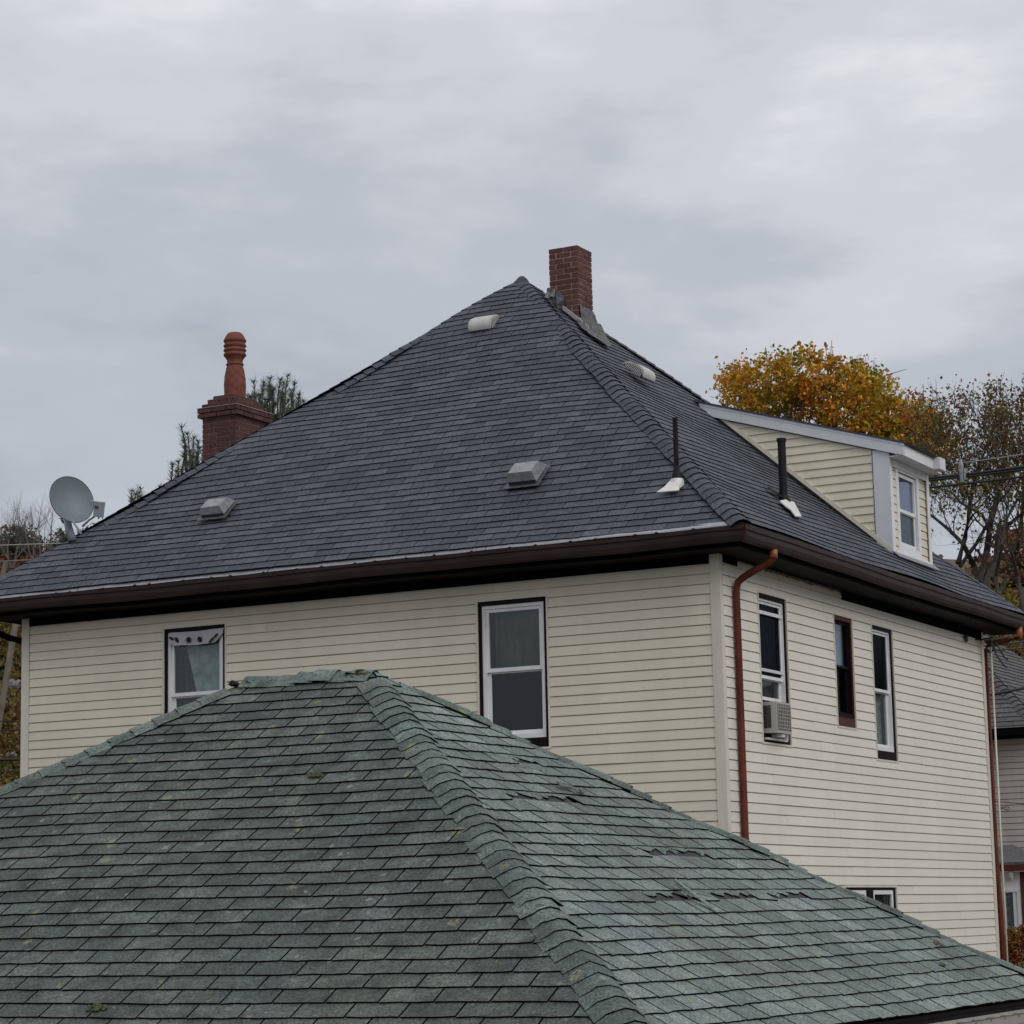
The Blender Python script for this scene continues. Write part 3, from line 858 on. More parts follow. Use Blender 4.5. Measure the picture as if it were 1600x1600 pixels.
mb = MB(); fbox(mb, FR, DB1-.075, DB1+.01, -.06, .012, dz0-.03, dtop(0)); mb.build('corner_board', MAT['white'], dormer)
mb = MB(); fbox(mb, FR, DB0+.09, DB1-.075, -.06, .010, dz0-.04, dz0+.07); mb.build('sill_board', MAT['white'], dormer)
mb = MB(); fbox(mb, FR, DB0+.09, DB1-.075, -.06, .008, dtop(0)-.16, dtop(0)-.01); mb.build('head_board', MAT['white'], dormer)
# apron flashing at the foot of the side wall
mb = MB()
pts = [(-.0, ) ]
mb.prism([(0.0, DB0-.030, rl_z(0)+.005), (-2.25, DB0-.030, rl_z(2.25)+.005), (-2.25, DB0-.030, rl_z(2.25)+.07), (0.0, DB0-.030, rl_z(0)+.07)], (0, .03, 0))
mb.build('side_flashing', MAT['trim'], dormer)
mb = MB(); mb.prism([(.08, DB0-.04, roofz(.08)+.028), (.08, DB1+.06, roofz(.08)+.028), (.0, DB1+.10, roofz(0)+.03), (.0, DB0-.04, roofz(0)+.03)], (0, 0, .008)); mb.build('apron_flashing', MAT['galv'], dormer)
# dormer window
mb = MB(); F = FR
def fr4(mb, F, u0, u1, o0, o1, z0, z1, t):
    fbox(mb, F, u0, u0+t, o0, o1, z0, z1); fbox(mb, F, u1-t, u1, o0, o1, z0, z1)
    fbox(mb, F, u0+t, u1-t, o0, o1, z1-t, z1); fbox(mb, F, u0+t, u1-t, o0, o1, z0, z0+t)
fr4(mb, F, 5.50, 6.33, -.058, -.006, 7.20, 8.27, .085)
fbox(mb, F, 5.47, 6.36, -.058, .004, 7.165, 7.20)
dwin = mb.build('window', MAT['white'], house, label='small white dormer window with reflective upper pane')
mb = MB(); fr4(mb, F, 5.60, 6.23, -.055, -.024, 7.70, 8.17, .04); mb.build('sash', MAT['white'], dwin)
mb = MB(); fr4(mb, F, 5.60, 6.23, -.058, -.040, 7.30, 7.73, .04); mb.build('sash', MAT['white'], dwin)
mb = MB(); fbox(mb, F, 5.64, 6.19, -.05, -.046, 7.74, 8.13); mb.build('glass_pane', MAT['glass_bright'], dwin)
mb = MB(); fbox(mb, F, 5.64, 6.19, -.056, -.052, 7.34, 7.69); mb.build('glass_pane', MAT['glass'], dwin)
mb = MB(); fbox(mb, F, 5.62, 6.21, -.0595, -.0575, 7.72, 8.15); mb.build('painted_reflection', M('lilac_blind', (.34, .35, .46), .7, .03), dwin)  # lilac backing paints the purplish sky reflected by the upper pane
mb = MB(); fbox(mb, F, 5.62, 6.21, -.0595, -.0575, 7.30, 7.70); mb.build('curtain', MAT['curtain_dark'], dwin)
# dormer roof and fascias
mb = MB()
def drz(a): return dtop(a)+.135
pts = [(.24, DB0-.08, drz(-.24)), (-2.48, DB0-.08, drz(2.48)), (-2.48, DB0-.08, drz(2.48)+.022), (.255, DB0-.08, drz(-.255)+.022)]
mb.prism([Vector(p) for p in pts], (0, 1.70, 0)); mb.build('dormer_roof', MAT['slate'], dormer)
mb = MB()
pts = [(.20, DB0-.06, drz(-.20)-.145), (.20, DB0-.06, drz(-.20)-.002), (-2.42, DB0-.06, drz(2.42)-.002), (-2.36, DB0-.06, drz(2.36)-.145)]
mb.prism([Vector(p) for p in pts], (0, .04, 0)); mb.build('rake_fascia', MAT['white_grey'], dormer)
mb = MB()
pts = [(.215, DB0-.065, drz(-.215)-.03), (.215, DB0-.065, drz(-.215)-.001), (-2.42, DB0-.065, drz(2.42)-.001), (-2.40, DB0-.065, drz(2.40)-.03)]
mb.prism([Vector(p) for p in pts], (0, .005, 0)); mb.build('rake_drip_edge', MAT['white'], dormer)
mb = MB(); mb.box((.16, DB0-.018, drz(-.2)-.145), (.20, 6.30, drz(-.2)-.004)); mb.build('eave_fascia', MAT['white'], dormer)
mb = MB(); mb.box((.0, DB0-.018, drz(-.2)-.143), (.158, 6.75, drz(-.2)-.125)); mb.build('eave_soffit', MAT['white'], dormer)
mb = MB(); mb.box((.15, 6.302, drz(-.2)-.150), (.285, 6.52, drz(-.2)-.006)); mb.build('gutter_end_box', MAT['white_grey'], dormer)

# --- vents
def rmat(face, a_or_u, v, n=0): return face.M(a_or_u, v, n)
def uvL(a, b):   # plan coords -> face coords on left face
    P = Vector((-a, b, 0)); return (P.x-fL.o.x), (b-fL.o.y)/fL.w.y
def uvR(a, b):
    return (b-fR.o.y), (fR.o.x+a)/(-fR.w.x)
def slant_vent(face, u, v, w, l, h, mats, label, louver=None, flange=True, rot=0):
    Mx = face.M(u, v, .02) @ Matrix.Rotation(rot, 4, 'Z')
    mb = MB()
    fl = .05
    # hood: box with sloping front and bevelled top; local x across, y up-slope, z normal
    pts_b = [(0, 0), (w, 0), (w, l), (0, l)]; ins = .03
    V = [(0, 0, h*.35), (w, 0, h*.35), (w, l, .012), (0, l, .012),
         (ins, .035, h), (w-ins, .035, h), (w-ins, l*.72, h*.95), (ins, l*.72, h*.95),
         (0, .012, .02), (w, .012, .02)]
    mb.add(V, [(0, 1, 5, 4), (4, 5, 6, 7), (1, 9, 2, 6, 5), (0, 4, 7, 3, 8), (7, 6, 2, 3), (0, 8, 9, 1)])
    hood = mb.build('roof_vent', mats[0], house, M=Mx, label=label)
    mb = MB(); mb.box((.02, -.004, .006), (w-.02, .02, h*.33)); mb.build('vent_opening', mats[1], hood)
    if flange:
        mb = MB(); mb.box((-.035, -.05, -.002), (w+.035, l+.02, .006)); mb.build('flange', mats[2], hood)
    return hood
gm = [MAT['galv'], MAT['vent_dark'], MAT['lead']]
u, v = uvL(6.52, .43); slant_vent(fL, u, v, .32, .30, .12, gm, 'dull metal roof vent low on the left of the roof')
u, v = uvL(2.53, .38); slant_vent(fL, u, v, .34, .34, .14, gm, 'larger dull metal roof vent low in the middle of the roof')
def round_vent(face, u, v, w, l, h, label, rot=0):
    Mx = face.M(u, v, .02) @ Matrix.Rotation(rot, 4, 'Z')
    mb = MB()
    prof = [(.0, h*.30), (.01, h*.55), (.035, h*.82), (.08, h), (l*.5, h*.98), (l*.85, h*.72), (l, .03)]
    n = len(prof)
    for x in (0, w):
        for y, z in prof: mb.v.append((x, y, z))
    for i in range(n-1): mb.f.append((i, n+i, n+i+1, i+1)); mb.m.append(0)
    hood = mb.build('roof_vent', MAT['vent_white'], house, M=Mx, label=label, smooth=True)
    for x in (0.004, w-.004):
        mb = MB(); pts = [(x, y, z) for y, z in prof]+[(x, l, .005), (x, .03, .005)]
        mb.add(pts, [tuple(range(len(pts)))]); mb.build('vent_side', MAT['vent_dark'], hood)
        for i in range(12):
            y = .045+i*(l-.09)/11
            zt = h*.86 if y < l*.6 else h*.86*(l-y)/(l*.4)+.01
            mb = MB(); mb.box((x-(.006 if x < .1 else 0), y, .01), (x+(.006 if x > .1 else 0), y+.009, max(zt, .03))); mb.build('louver', MAT['vent_white'], hood)
        mb = MB(); mb.prism([(x-.006 if x < .1 else x, y, z) for y, z in prof]+[(x-.006 if x < .1 else x, y+.0, z-.028) for y, z in prof[::-1][:-1]], (.008, 0, 0)); mb.build('side_rim', MAT['vent_white'], hood)
    mb = MB(); mb.box((.01, .012, .008), (w-.01, .03, h*.45)); mb.build('vent_opening', MAT['vent_dark'], hood)
    for i in range(14):
        x = .02+i*(w-.04)/13
        mb = MB(); mb.box((x, .004, .008), (x+.007, .012, h*.42)); mb.build('louver', MAT['galv'], hood)
    mb = MB(); mb.tube([(w+.01, l+.03, .015), (w+.05, l+.03, .015)], .008, 6); mb.build('vent_screw', MAT['galv'], hood)
    return hood
u, v = uvL(4.53, 3.22); round_vent(fL, u, v, .30, .30, .125, 'rounded off-white louvred vent near the roof peak')
u, v = uvR(2.37, 3.42); round_vent(fR, u, v, .32, .32, .12, 'rounded off-white louvred vent on the right slope')

# --- vent pipes
def stack(face, uv, r, h, mats, label, boot_w, off=(0, 0)):
    u, v = uv; P = face.P(u, v, .0)
    mb = MB(); mb.tube([P+Vector((0, 0, -.05)), P+Vector((0, 0, h-.02)), P+Vector((0, 0, h))], [r, r, r*1.08], 14)
    mb.lathe([(r*.8, h), (r*.8, h-.05), (.001, h-.05)], tuple(P), 14)
    st = mb.build('vent_pipe', mats[0], house, label=label)
    # rubber collar
    mb = MB(); mb.lathe([(r*1.05, .16), (r*1.5, .10), (r*2.4, .03), (r*2.6, -.02)], tuple(P), 16); mb.build('rubber_collar', MAT['black_pipe'], st, smooth=True)
    # flashing sheet and cone
    mb = MB(); mb.lathe([(r*2.2, .045), (r*2.9, -.01), (r*3.3, -.10)], tuple(P), 16); mb.build('flashing_cone', MAT['boot'], st, smooth=True)
    mb = MB(); Mx = face.M(u, v, .024)
    b = boot_w
    pts = [(-b, -.22-.0), (b*.72, -.23), (b*.60, -.16), (b*.55, -.02), (-b*.35, .0), (-b*.6, -.13)]
    n = len(pts)
    mb.add([Mx @ Vector((x, y, z)) for z in (.012, .0) for x, y in pts], [tuple(range(n))]+[(i, (i+1) % n, n+(i+1) % n, n+i) for i in range(n)])
    mb.build('flashing_sheet', MAT['boot'], st)
    return st
P1 = uvL(.50, .19); stack(fL, P1, .026, .66, [MAT['iron']], 'thin rusty vent pipe on a white boot near the hip corner', .145)
P2 = uvR(.385, 2.80)
u, v = P2; P = fR.P(u, v, 0)
mb = MB(); mb.tube([P+Vector((0, 0, -.05)), P+Vector((0, 0, .66)), P+Vector((0, 0, .665)), P+Vector((0, 0, .70))], [.045, .045, .054, .054], 16)
st = mb.build('vent_pipe', MAT['black_pipe'], house, label='thick black vent pipe in front of the dormer siding')
mb = MB(); mb.lathe([(.05, .06), (.075, .0), (.09, -.06)], tuple(P), 16); mb.build('rubber_collar', MAT['black_pipe'], st, smooth=True)
mb = MB(); Mx = fR.M(u, v, .028); mb.lathe([(.0001, .012), (.10, .010), (.105, 0)], (0, 0, 0), 14); mb.v = [tuple(Mx @ Vector((q[0]-.11, q[1]+.10, q[2]))) for q in mb.v]; mb.build('loose_collar', MAT['black_pipe'], st)
PX2 = [(1216, 786), (1226, 784), (1238, 788), (1250, 811), (1241, 810.5), (1233, 800), (1226, 795)]
def onR(px, py, lift):
    inv = HM.inverted(); d = _f*F_PX + CR*(px-800) - CU*(py-800); o = inv @ Vector((0, 0, CAMZ)); dd = inv.to_3x3() @ d
    return o+dd*((fR.o-o).dot(fR.n)/dd.dot(fR.n))+fR.n*lift
mb = MB(); up_p = [onR(x, y, .034) for x, y in PX2]; n = len(up_p); dn_p = [q-fR.n*.012 for q in up_p]
mb.add(up_p+dn_p, [tuple(range(n))]+[(i, (i+1) % n, n+(i+1) % n, n+i) for i in range(n)]); mb.build('flashing_sheet', MAT['boot'], st)

# --- chimneys
def brick_stack(root, x0, x1, y0, y1, z0, n, mod, h, mat, proud=0, start=0, rr=None, skip=None):
    rr = rr or random.Random(2); j = .016; t = .098
    cache = {}
    for k in range(n):
        z = z0+k*h
        par = (k+start) % 2
        segs = []
        def run(a, b, flip):
            out = []; p = a
            while p < b-.02:
                q = min(p+mod, b)
                if b-q < .04: q = b
                out.append((p, q)); p = q
            if flip: out = [(a+b-q, a+b-p) for p, q in out]
            return out
        if par:
            for p, q in run(x0, x1, False): segs += [(p, q, y0, y0+t), (p, q, y1-t, y1)]
            for p, q in run(y0+t+.004, y1-t-.004, False): segs += [(x0, x0+t, p, q), (x1-t, x1, p, q)]
        else:
            for p, q in run(y0, y1, True): segs += [(x0, x0+t, p, q), (x1-t, x1, p, q)]
            for p, q in run(x0+t+.004, x1-t-.004, True): segs += [(p, q, y0, y0+t), (p, q, y1-t, y1)]
        for (a, b, c, d) in segs:
            if skip and skip(k, a, b, c, d, rr): continue
            w, l = b-a-.012, d-c-.012
            key = (round(w, 3), round(l, 3))
            if key not in cache:
                mb = MB(); bv = .004
                mb.box((-w/2, -l/2, -h/2+.0065), (w/2, l/2, h/2-.0065)); cache[key] = mb.mesh('brick', mat)
            e1, e2 = rr.uniform(-.0025, .0025), rr.uniform(-.0025, .0025)
            link('brick', cache[key], root, Matrix.Translation(((a+b)/2+e1, (c+d)/2+e2, z+h/2)) @ Matrix.Rotation(rr.uniform(-.008, .008), 4, 'Z'))

ca, cb = 3.455, 4.04
cx0, cx1, cy0, cy1 = -(ca+.405), -ca, cb, cb+.405
mb = MB(); mb.box((cx0+.0125, cy0+.0125, 9.6), (cx1-.0125, cy1-.0125, 11.135)); 
ch1 = mb.build('chimney', MAT['mortar'], house, label='plain red brick chimney by the roof peak')
brick_stack(ch1, cx0, cx1, cy0, cy1, 10.12, 15, .2025, .0685, MAT['brick'], rr=random.Random(21), start=1, skip=lambda k, a, b, c, d, r: (k < 1 and c < cy0+.1))
# collapsed base, tar, step flashing
mb = MB(); rr = random.Random(5)
for i in range(60):   # crumpled lead on left part of the near face
    pass
def crumple(name, grid, mat, parent, amp=.012, seed=1):
    rr = random.Random(seed); mb = MB(); R_, C_ = len(grid), len(grid[0])
    for row in grid:
        for p in row: mb.v.append(tuple(Vector(p)+Vector([rr.uniform(-amp, amp) for _ in range(3)])))
    for i in range(R_-1):
        for j in range(C_-1):
            a = i*C_+j; mb.f.append((a, a+1, a+C_+1, a+C_)); mb.m.append(0)
    return mb.build(name, mat, parent)
def bil(p00, p10, p01, p11, n, m):
    p00, p10, p01, p11 = map(Vector, (p00, p10, p01, p11)); g = []
    for j in range(m+1):
        t = j/m; g.append([(p00*(1-i/n)+p10*i/n)*(1-t)+(p01*(1-i/n)+p11*i/n)*t for i in range(n+1)])
    return g
def rz(x): return rl_z(-x)
crumple('lead_flashing', bil((cx0-.03, cy0-.03, rz(cx0)+.02), (cx0+.22, cy0-.03, rz(cx0+.22)+.0), (cx0-.01, cy0-.012, rz(cx0)+.16), (cx0+.20, cy0-.012, rz(cx0+.2)+.24), 7, 5), MAT['lead'], ch1, .014, 3)
crumple('roof_cement', bil((cx0-.05, cy0-.05, rz(cx0)+.03), (cx0+.10, cy0-.04, rz(cx0+.10)+.12), (cx0-.01, cy0-.012, rz(cx0)+.16), (cx0+.10, cy0-.012, rz(cx0+.1)+.22), 5, 3), MAT['cement'], ch1, .02, 6)
crumple('lead_flashing', bil((cx1+.03, cy0+.02, rz(cx1)+.02), (cx1+.05, cy1+.03, rz(cx1)+.03), (cx1+.008, cy0+.005, rz(cx1)+.26), (cx1+.010, cy1-.0, rz(cx1)+.24), 7, 5), MAT['lead'], ch1, .008, 8)
AP = [((-3.46, 4.03, .10), (-3.40, 4.12, .12), (-3.37, 4.28, .14), (-3.36, 4.46, .16)),
      ((-3.44, 3.95, .045), (-3.33, 4.04, .05), (-3.26, 4.15, .05), (-3.22, 4.32, .05)),
      ((-3.36, 3.85, .035), (-3.24, 3.93, .04), (-3.15, 4.02, .035), (-3.08, 4.14, .035)),
      ((-3.27, 3.74, .03), (-3.16, 3.80, .03), (-3.06, 3.86, .03), (-2.99, 3.90, .03))]
crumple('apron_sheet', [[(x, y, rl_z(-x)+dz) for x, y, dz in row] for row in AP], MAT['apron'], ch1, .012, 9)
mb = MB(); mb.prism([(cx0+.20, cy0-.045, rz(cx0+.20)+.03), (cx1+.06, cy0-.05, rz(cx1+.06)+.03), (cx1+.06, cy0-.045, rz(cx1+.06)+.08), (cx0+.20, cy0-.04, rz(cx0+.20)+.08)], (0, .03, .01)); mb.build('step_flashing', MAT['tin'], ch1)
mb = MB(); mb.prism([(cx1+.075, cy0-.02, rz(cx1+.07)+.03), (cx1+.13, cy0-.03, rz(cx1+.13)+.03), (cx1+.12, cy0-.02, rz(cx1+.12)+.085), (cx1+.08, cy0-.01, rz(cx1+.08)+.085)], (0, .03, 0)); mb.build('step_flashing', MAT['tin'], ch1)

# second chimney, outside the far left wall
mb = MB(); x0, x1, y0, y1 = -9.043, -8.498, 4.0, 4.763
mb.box((x0+.0125, y0+.0125, 0), (x1-.0125, y1-.0125, 9.785)); mb.box((x0+.063, y0+.063, 9.786), (x1-.063, y1-.063, 9.853)); mb.box((x0+.114, y0+.114, 9.854), (x1-.114, y1-.114, 9.905))
ch2 = mb.build('chimney', MAT['mortar_old'], house, label='corbelled old brick chimney carrying a clay pot on the left')
rr = random.Random(31)
brick_stack(ch2, x0, x1, y0, y1, 9.588-.0667*18, 18, .218, .0667, MAT['brick_old'], rr=rr)
p = .048; brick_stack(ch2, x0-p, x1+p, y0-p, y1+p, 9.590, 2, .2285, .0655, MAT['brick_old'], rr=rr)
p = .005; brick_stack(ch2, x0-p, x1+p, y0-p, y1+p, 9.722, 1, .222, .066, MAT['brick_old'], rr=rr, start=1)
p = -.05; brick_stack(ch2, x0-p, x1+p, y0-p, y1+p, 9.789, 1, .2, .066, MAT['brick_old'], rr=rr)
p = -.10; brick_stack(ch2, x0-p, x1+p, y0-p, y1+p, 9.856, 1, .2, .05, MAT['brick_old'], rr=rr, start=1)
mb = MB(); mb.box((x0-.05, y0-.05, 9.7215), (x1+.05, y1+.05, 9.729)); mb.build('mortar_bed', MAT['mortar'], ch2)
pc = (-8.772, 4.38, 9.90)
prof = [(1380, 200), (1350, 203), (1100, 208), (1000, 200), (900, 185), (820, 168), (765, 152), (750, 160), (735, 172), (715, 160), (700, 146), (650, 150), (625, 165), (600, 180), (575, 205), (550, 219), (530, 210), (510, 190), (490, 200), (465, 219), (440, 205), (420, 190), (400, 205), (375, 219), (350, 203), (332, 190), (305, 205), (280, 219), (255, 205), (200, 180), (150, 145), (128, 120), (140, 100)]
sc_ = 1/12.3/115.0
pot = [(h_*sc_, (1380-y)*sc_*1.015) for y, h_ in prof]
mb = MB(); mb.lathe(pot, pc, 28); potO = mb.build('chimney_pot', MAT['terracotta'], ch2, smooth=False)
mb = MB()
for k in range(6):
    th0 = k*math.pi/3
    pts = []
    for i in range(7):
        z = .04+i*.062; t = th0+(.26 if i % 2 else -.26)*1
        y = 1380-z/(sc_*1.015)
        rad = 0
        for (ya, ha), (yb, hb) in zip(prof[:-1], prof[1:]):
            if yb <= y <= ya: rad = (ha+(hb-ha)*(ya-y)/(ya-yb))*sc_
        pts.append((pc[0]+(rad+.000)*math.cos(t), pc[1]+(rad+.000)*math.sin(t), pc[2]+z))
    mb.tube(pts, .008, 5)
mb.build('zigzag_moulding', MAT['terracotta'], ch2)
mb = MB(); mb.tube([(x1+.10, y0+.5, 9.30), (x1+.10, y0+.5, 9.38)], .06, 10); mb.build('flashing_patch', MAT['boot'], ch2)

# ------------------------------------------------------------------ things fixed to or standing in the house
# satellite dish
def hw(x, y, z): return HM @ Vector((x, y, z))
dc = at(111.5, 781, 28.15)
base = hw(-8.40, .40, roofz(-.40)+.02)
dish = empty('satellite_dish', base, 0, label='grey satellite dish on the left hip of the slate roof', cat='satellite dish')
off = lambda v: Vector(v)-base
nrm = (-_f*.80+CR*.50+CU*.30).normalized()
maj = (CU*.86-CR*.50); maj = (maj-nrm*maj.dot(nrm)).normalized(); mino = nrm.cross(maj)
mb = MB(); rings = 7; seg = 36; RA, RB = .285, .262
for i in range(rings+1):
    t = i/rings
    for k in range(seg):
        a = 2*math.pi*k/seg
        mb.v.append(tuple(off(dc)+maj*RA*t*math.cos(a)+mino*RB*t*math.sin(a)+nrm*(.055*t*t-.04)))
for i in range(rings):
    for k in range(seg):
        a = i*seg+k; b = i*seg+(k+1) % seg; mb.f.append((a, b, b+seg, a+seg)); mb.m.append(0)
mb.build('reflector', MAT['dish'], dish, smooth=True)
mb = MB()
for i in range(rings+1):
    t = i/rings
    for k in range(seg):
        a = 2*math.pi*k/seg
        mb.v.append(tuple(off(dc)+maj*RA*1.01*t*math.cos(a)+mino*RB*1.01*t*math.sin(a)+nrm*(.055*t*t-.052)))
for i in range(rings):
    for k in range(seg):
        a = i*seg+k; b = i*seg+(k+1) % seg; mb.f.append((a+seg, b+seg, b, a)); mb.m.append(0)
mb.build('reflector_back', MAT['dish_rim'], dish, smooth=True)
mb = MB(); mb.tube([off(dc)+(maj*RA*math.cos(2*math.pi*k/40)+mino*RB*math.sin(2*math.pi*k/40))+nrm*.012 for k in range(41)], .006, 6, caps=False); mb.build('rim', MAT['dish_rim'], dish, smooth=True)
back = off(dc)-nrm*.07
mb = MB()
foot = off(at(113, 845, 28.25)); top = off(at(104, 800, 28.3))
mb.tube([foot, (foot+top)/2+CR*-.012, top], [.052, .046, .04], 10); mb.build('mast', MAT['dish_part'], dish, smooth=True)
mb = MB(); mb.tube([off(at(112, 812, 28.05)), off(at(127, 834, 28.0))], .012, 6); mb.tube([off(at(104, 800, 28.3)), back], .03, 8); mb.build('strut', MAT['dish_part'], dish)
lc = at(151, 797, 27.75)
LM = Matrix((CR*.95-_f*.3, (-_f*.95-CR*.3), CU)).transposed().to_4x4()
q_ = Matrix.Translation(off(lc)) @ Matrix((tuple((CR*.88-_f*.47).normalized()), tuple((_f*.88+CR*.47).normalized()), tuple(CU))).transposed().to_4x4() @ Matrix.Rotation(.12, 4, 'Y')
mb = MB(); mb.box((-.085, -.05, .045), (.075, .05, .10), 0, q_); mb.box((-.01, -.045, -.075), (.075, .045, .045), 0, q_); mb.build('receiver', MAT['dish_part'], dish)
mb = MB(); mb.box((.010, -.052, .022), (.055, -.046, .052), 0, q_); mb.build('receiver_port', MAT['ac_dark'], dish)
mb = MB(); mb.tube([off(at(129, 822, 28.1)), off(at(140, 812, 27.8)), off(at(149, 806, 27.75))], .012, 6); mb.build('feed_arm', MAT['dish_part'], dish, smooth=True)
mb = MB()
for dx in (0, 6): mb.tube([off(at(155+dx, 803, 27.75)), off(at(154+dx, 811, 27.75))], .010, 6)
mb.build('connector', MAT['dish_part'], dish)

# air conditioner in window 3
ac = empty('air_conditioner', hw(0, 1.2, 4.79), -YAW, label='beige window air conditioner jutting from the raised side window', cat='air conditioner')
def acb(mb, lo, hi): mb.box((lo[0], lo[1]-1.2, lo[2]-4.79), (hi[0], hi[1]-1.2, hi[2]-4.79))
mb = MB(); acb(mb, (-.05, 1.02, 4.79), (.150, 1.41, 5.105)); mb.build('case', MAT['ac'], ac)
mb = MB(); acb(mb, (-.04, 1.016, 4.84), (.088, 1.019, 5.07)); mb.build('side_grille', MAT['ac_dark'], ac)
mb = MB(); acb(mb, (.151, 1.045, 4.82), (.154, 1.395, 5.085)); mb.build('rear_coil', MAT['ac_dark'], ac)
mb = MB()
for i in range(8): acb(mb, (.154, 1.05+i*.047, 4.82), (.160, 1.058+i*.047, 5.085))
mb.build('grille_bar', MAT['ac'], ac)
mb = MB()
for i in range(7): acb(mb, (.154, 1.045, 4.835+i*.037), (.159, 1.395, 4.841+i*.037))
mb.build('grille_bar', MAT['ac'], ac)
mb = MB(); acb(mb, (.0, 1.20, 4.755), (.13, 1.28, 4.785)); acb(mb, (.0, 1.42, 4.73), (.10, 1.44, 4.79)); acb(mb, (-.02, 1.02, 4.725), (.05, 1.55, 4.745)); mb.build('support_bracket', MAT['white'], ac)

# ------------------------------------------------------------------ GARAGE
GX, GY = -.92573643, 15.7227705
GZ = 4.5715; GS = .63; gh = 3.45; gl = .92
grot = -(YAW-math.radians(.9))
garage = empty('garage', (GX, GY, 0), grot, label='low garage in the foreground with weathered green asphalt hip roof', cat='garage')
GM = Matrix.Translation((GX, GY, 0)) @ Matrix.Rotation(grot, 4, 'Z')
ze = GZ-GS*gh
g00 = Vector((gh, -gh, ze)); g10 = Vector((-gl-gh, -gh, ze)); g01 = Vector((gh, gh, ze)); g11 = Vector((-gl-gh, gh, ze))
r0 = Vector((0, 0, GZ)); r1 = Vector((-gl, 0, GZ))
gF = Face(g10, g00, r1, r0); gR = Face(g00, g01, r0, r0); gB = Face(g01, g11, r0, r1); gLf = Face(g11, g10, r1, r1)
def gsag(u, v): return .005*math.sin(u*1.9+v*.8)+.003*math.sin(v*3.1+u*2.2)
def gsag2(u, v): return .005*math.sin(u*1.1+v*1.3)+.003*math.sin(v*2.7+u*2.9)+.002*math.sin(u*7.3+v*3)
mb = MB()
for f_ in (gF, gR): deck(mb, f_, -.045)
for f_ in (gB, gLf): deck(mb, f_, 0)
mb.box((-gl-gh+.05, -gh+.05, ze-.10), (gh-.05, gh-.05, ze-.06))
groof = mb.build('roof', MAT['felt'], garage)
MISSING = set()
GEXP, GTAB = .1245, .305
torn_spots = TORN = [
    # (course, u0, u1) on the right face
]
def gr_uv(px, py):
    d = _f*F_PX + CR*(px-800) - CU*(py-800)
    inv = GM.inverted(); o = inv @ Vector((0, 0, CAMZ)); dd = inv.to_3x3() @ d
    t = (gR.o-o).dot(gR.n)/dd.dot(gR.n); Q = o+dd*t-gR.o
    return Q.dot(gR.ex), Q.dot(gR.w)
for (px0, px1, py) in ((1018, 1092, 1400), (1102, 1180, 1401), (1206, 1268, 1401), (1012, 1060, 1333), (800, 880, 1246), (1068, 1110, 1336), (792, 828, 1192), (838, 852, 1211)):
    u0, v0 = gr_uv(px0, py); u1, v1 = gr_uv(px1, py); TORN.append((int(((v0+v1)/2)//GEXP), u0, u1))
def skip_r(k, u):
    for (kk, a, b) in TORN:
        if k == kk and u+GTAB*.5 > a and u+GTAB*.5 < b: return True
    return False
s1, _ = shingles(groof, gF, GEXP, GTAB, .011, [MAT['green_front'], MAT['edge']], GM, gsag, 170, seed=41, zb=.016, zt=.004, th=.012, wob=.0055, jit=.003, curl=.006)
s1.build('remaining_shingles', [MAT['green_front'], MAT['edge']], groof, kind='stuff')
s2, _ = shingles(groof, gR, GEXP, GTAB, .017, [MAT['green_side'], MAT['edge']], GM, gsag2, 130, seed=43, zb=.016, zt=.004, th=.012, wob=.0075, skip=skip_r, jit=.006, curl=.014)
s2.build('remaining_shingles', [MAT['green_side'], MAT['edge']], groof, kind='stuff')
# worn bare patches where tabs are gone: ragged remains of the tab above a bare strip
rr = random.Random(77)
for (k, a, b) in TORN:
    v = k*GEXP; z = gsag2((a+b)/2, v)+.0035
    mb = MB(); pts = [(a-.03, v-.004), (b+.03, v-.004), (b+.03, v+GEXP+.02), (a-.03, v+GEXP+.02)]
    mb.add([gR.P(x, y, z-.002) for x, y in pts], [(0, 1, 2, 3)]); mb.build('bare_patch', MAT['bare_shingle'], groof)
    mb = MB(); n = max(8, int((b-a)/.022)); pts = []
    base = rr.uniform(.065, .085)
    for i in range(n+1): pts.append((a-.16+(b-a+.32)*i/n, v+base+rr.uniform(-.016, .016)+.02*math.sin(i*.9)))
    pts += [(b+.16, v+GEXP+.03), (a-.16, v+GEXP+.03)]
    m_ = len(pts)
    mb.add([gR.P(x, y, z+.012-.006*(y-v)/GEXP) for x, y in pts]+[gR.P(x, y, z) for x, y in pts], [tuple(range(m_))]+[(i, (i+1) % m_, m_+(i+1) % m_, m_+i) for i in range(m_)], [0]+[1]*m_)
    mb.build('torn_shingle', [MAT['green_side'], MAT['edge']], groof)
    for q in range(2):
        x = rr.uniform(a, b); h_ = rr.uniform(.02, .05); w_ = rr.uniform(.03, .09); mb = MB()
        mb.add([gR.P(x, v+base-h_, z+.004), gR.P(x+w_, v+base-h_*.5, z+.012), gR.P(x+w_*.9, v+base+.02, z+.006), gR.P(x-.01, v+base+.02, z+.006)], [(0, 1, 2, 3)])
        mb.build('torn_flap', [MAT['green_side']], groof)
for (px, py, w, h, r) in ((1082, 1408, .05, .30, .35), (1064, 1400, .04, .12, .2), (880, 1236, .16, .05, -.2), (905, 1243, .10, .04, .3)):
    u, v = gr_uv(px, py); Mx = gR.M(u, v, .035) @ Matrix.Rotation(r, 4, 'Z') @ Matrix.Rotation(.15, 4, 'X')
    mb = MB(); mb.box((-w/2, -h/2, 0), (w/2, h/2, .007)); mb.build('torn_shingle', [MAT['green_side']], groof, M=Mx)
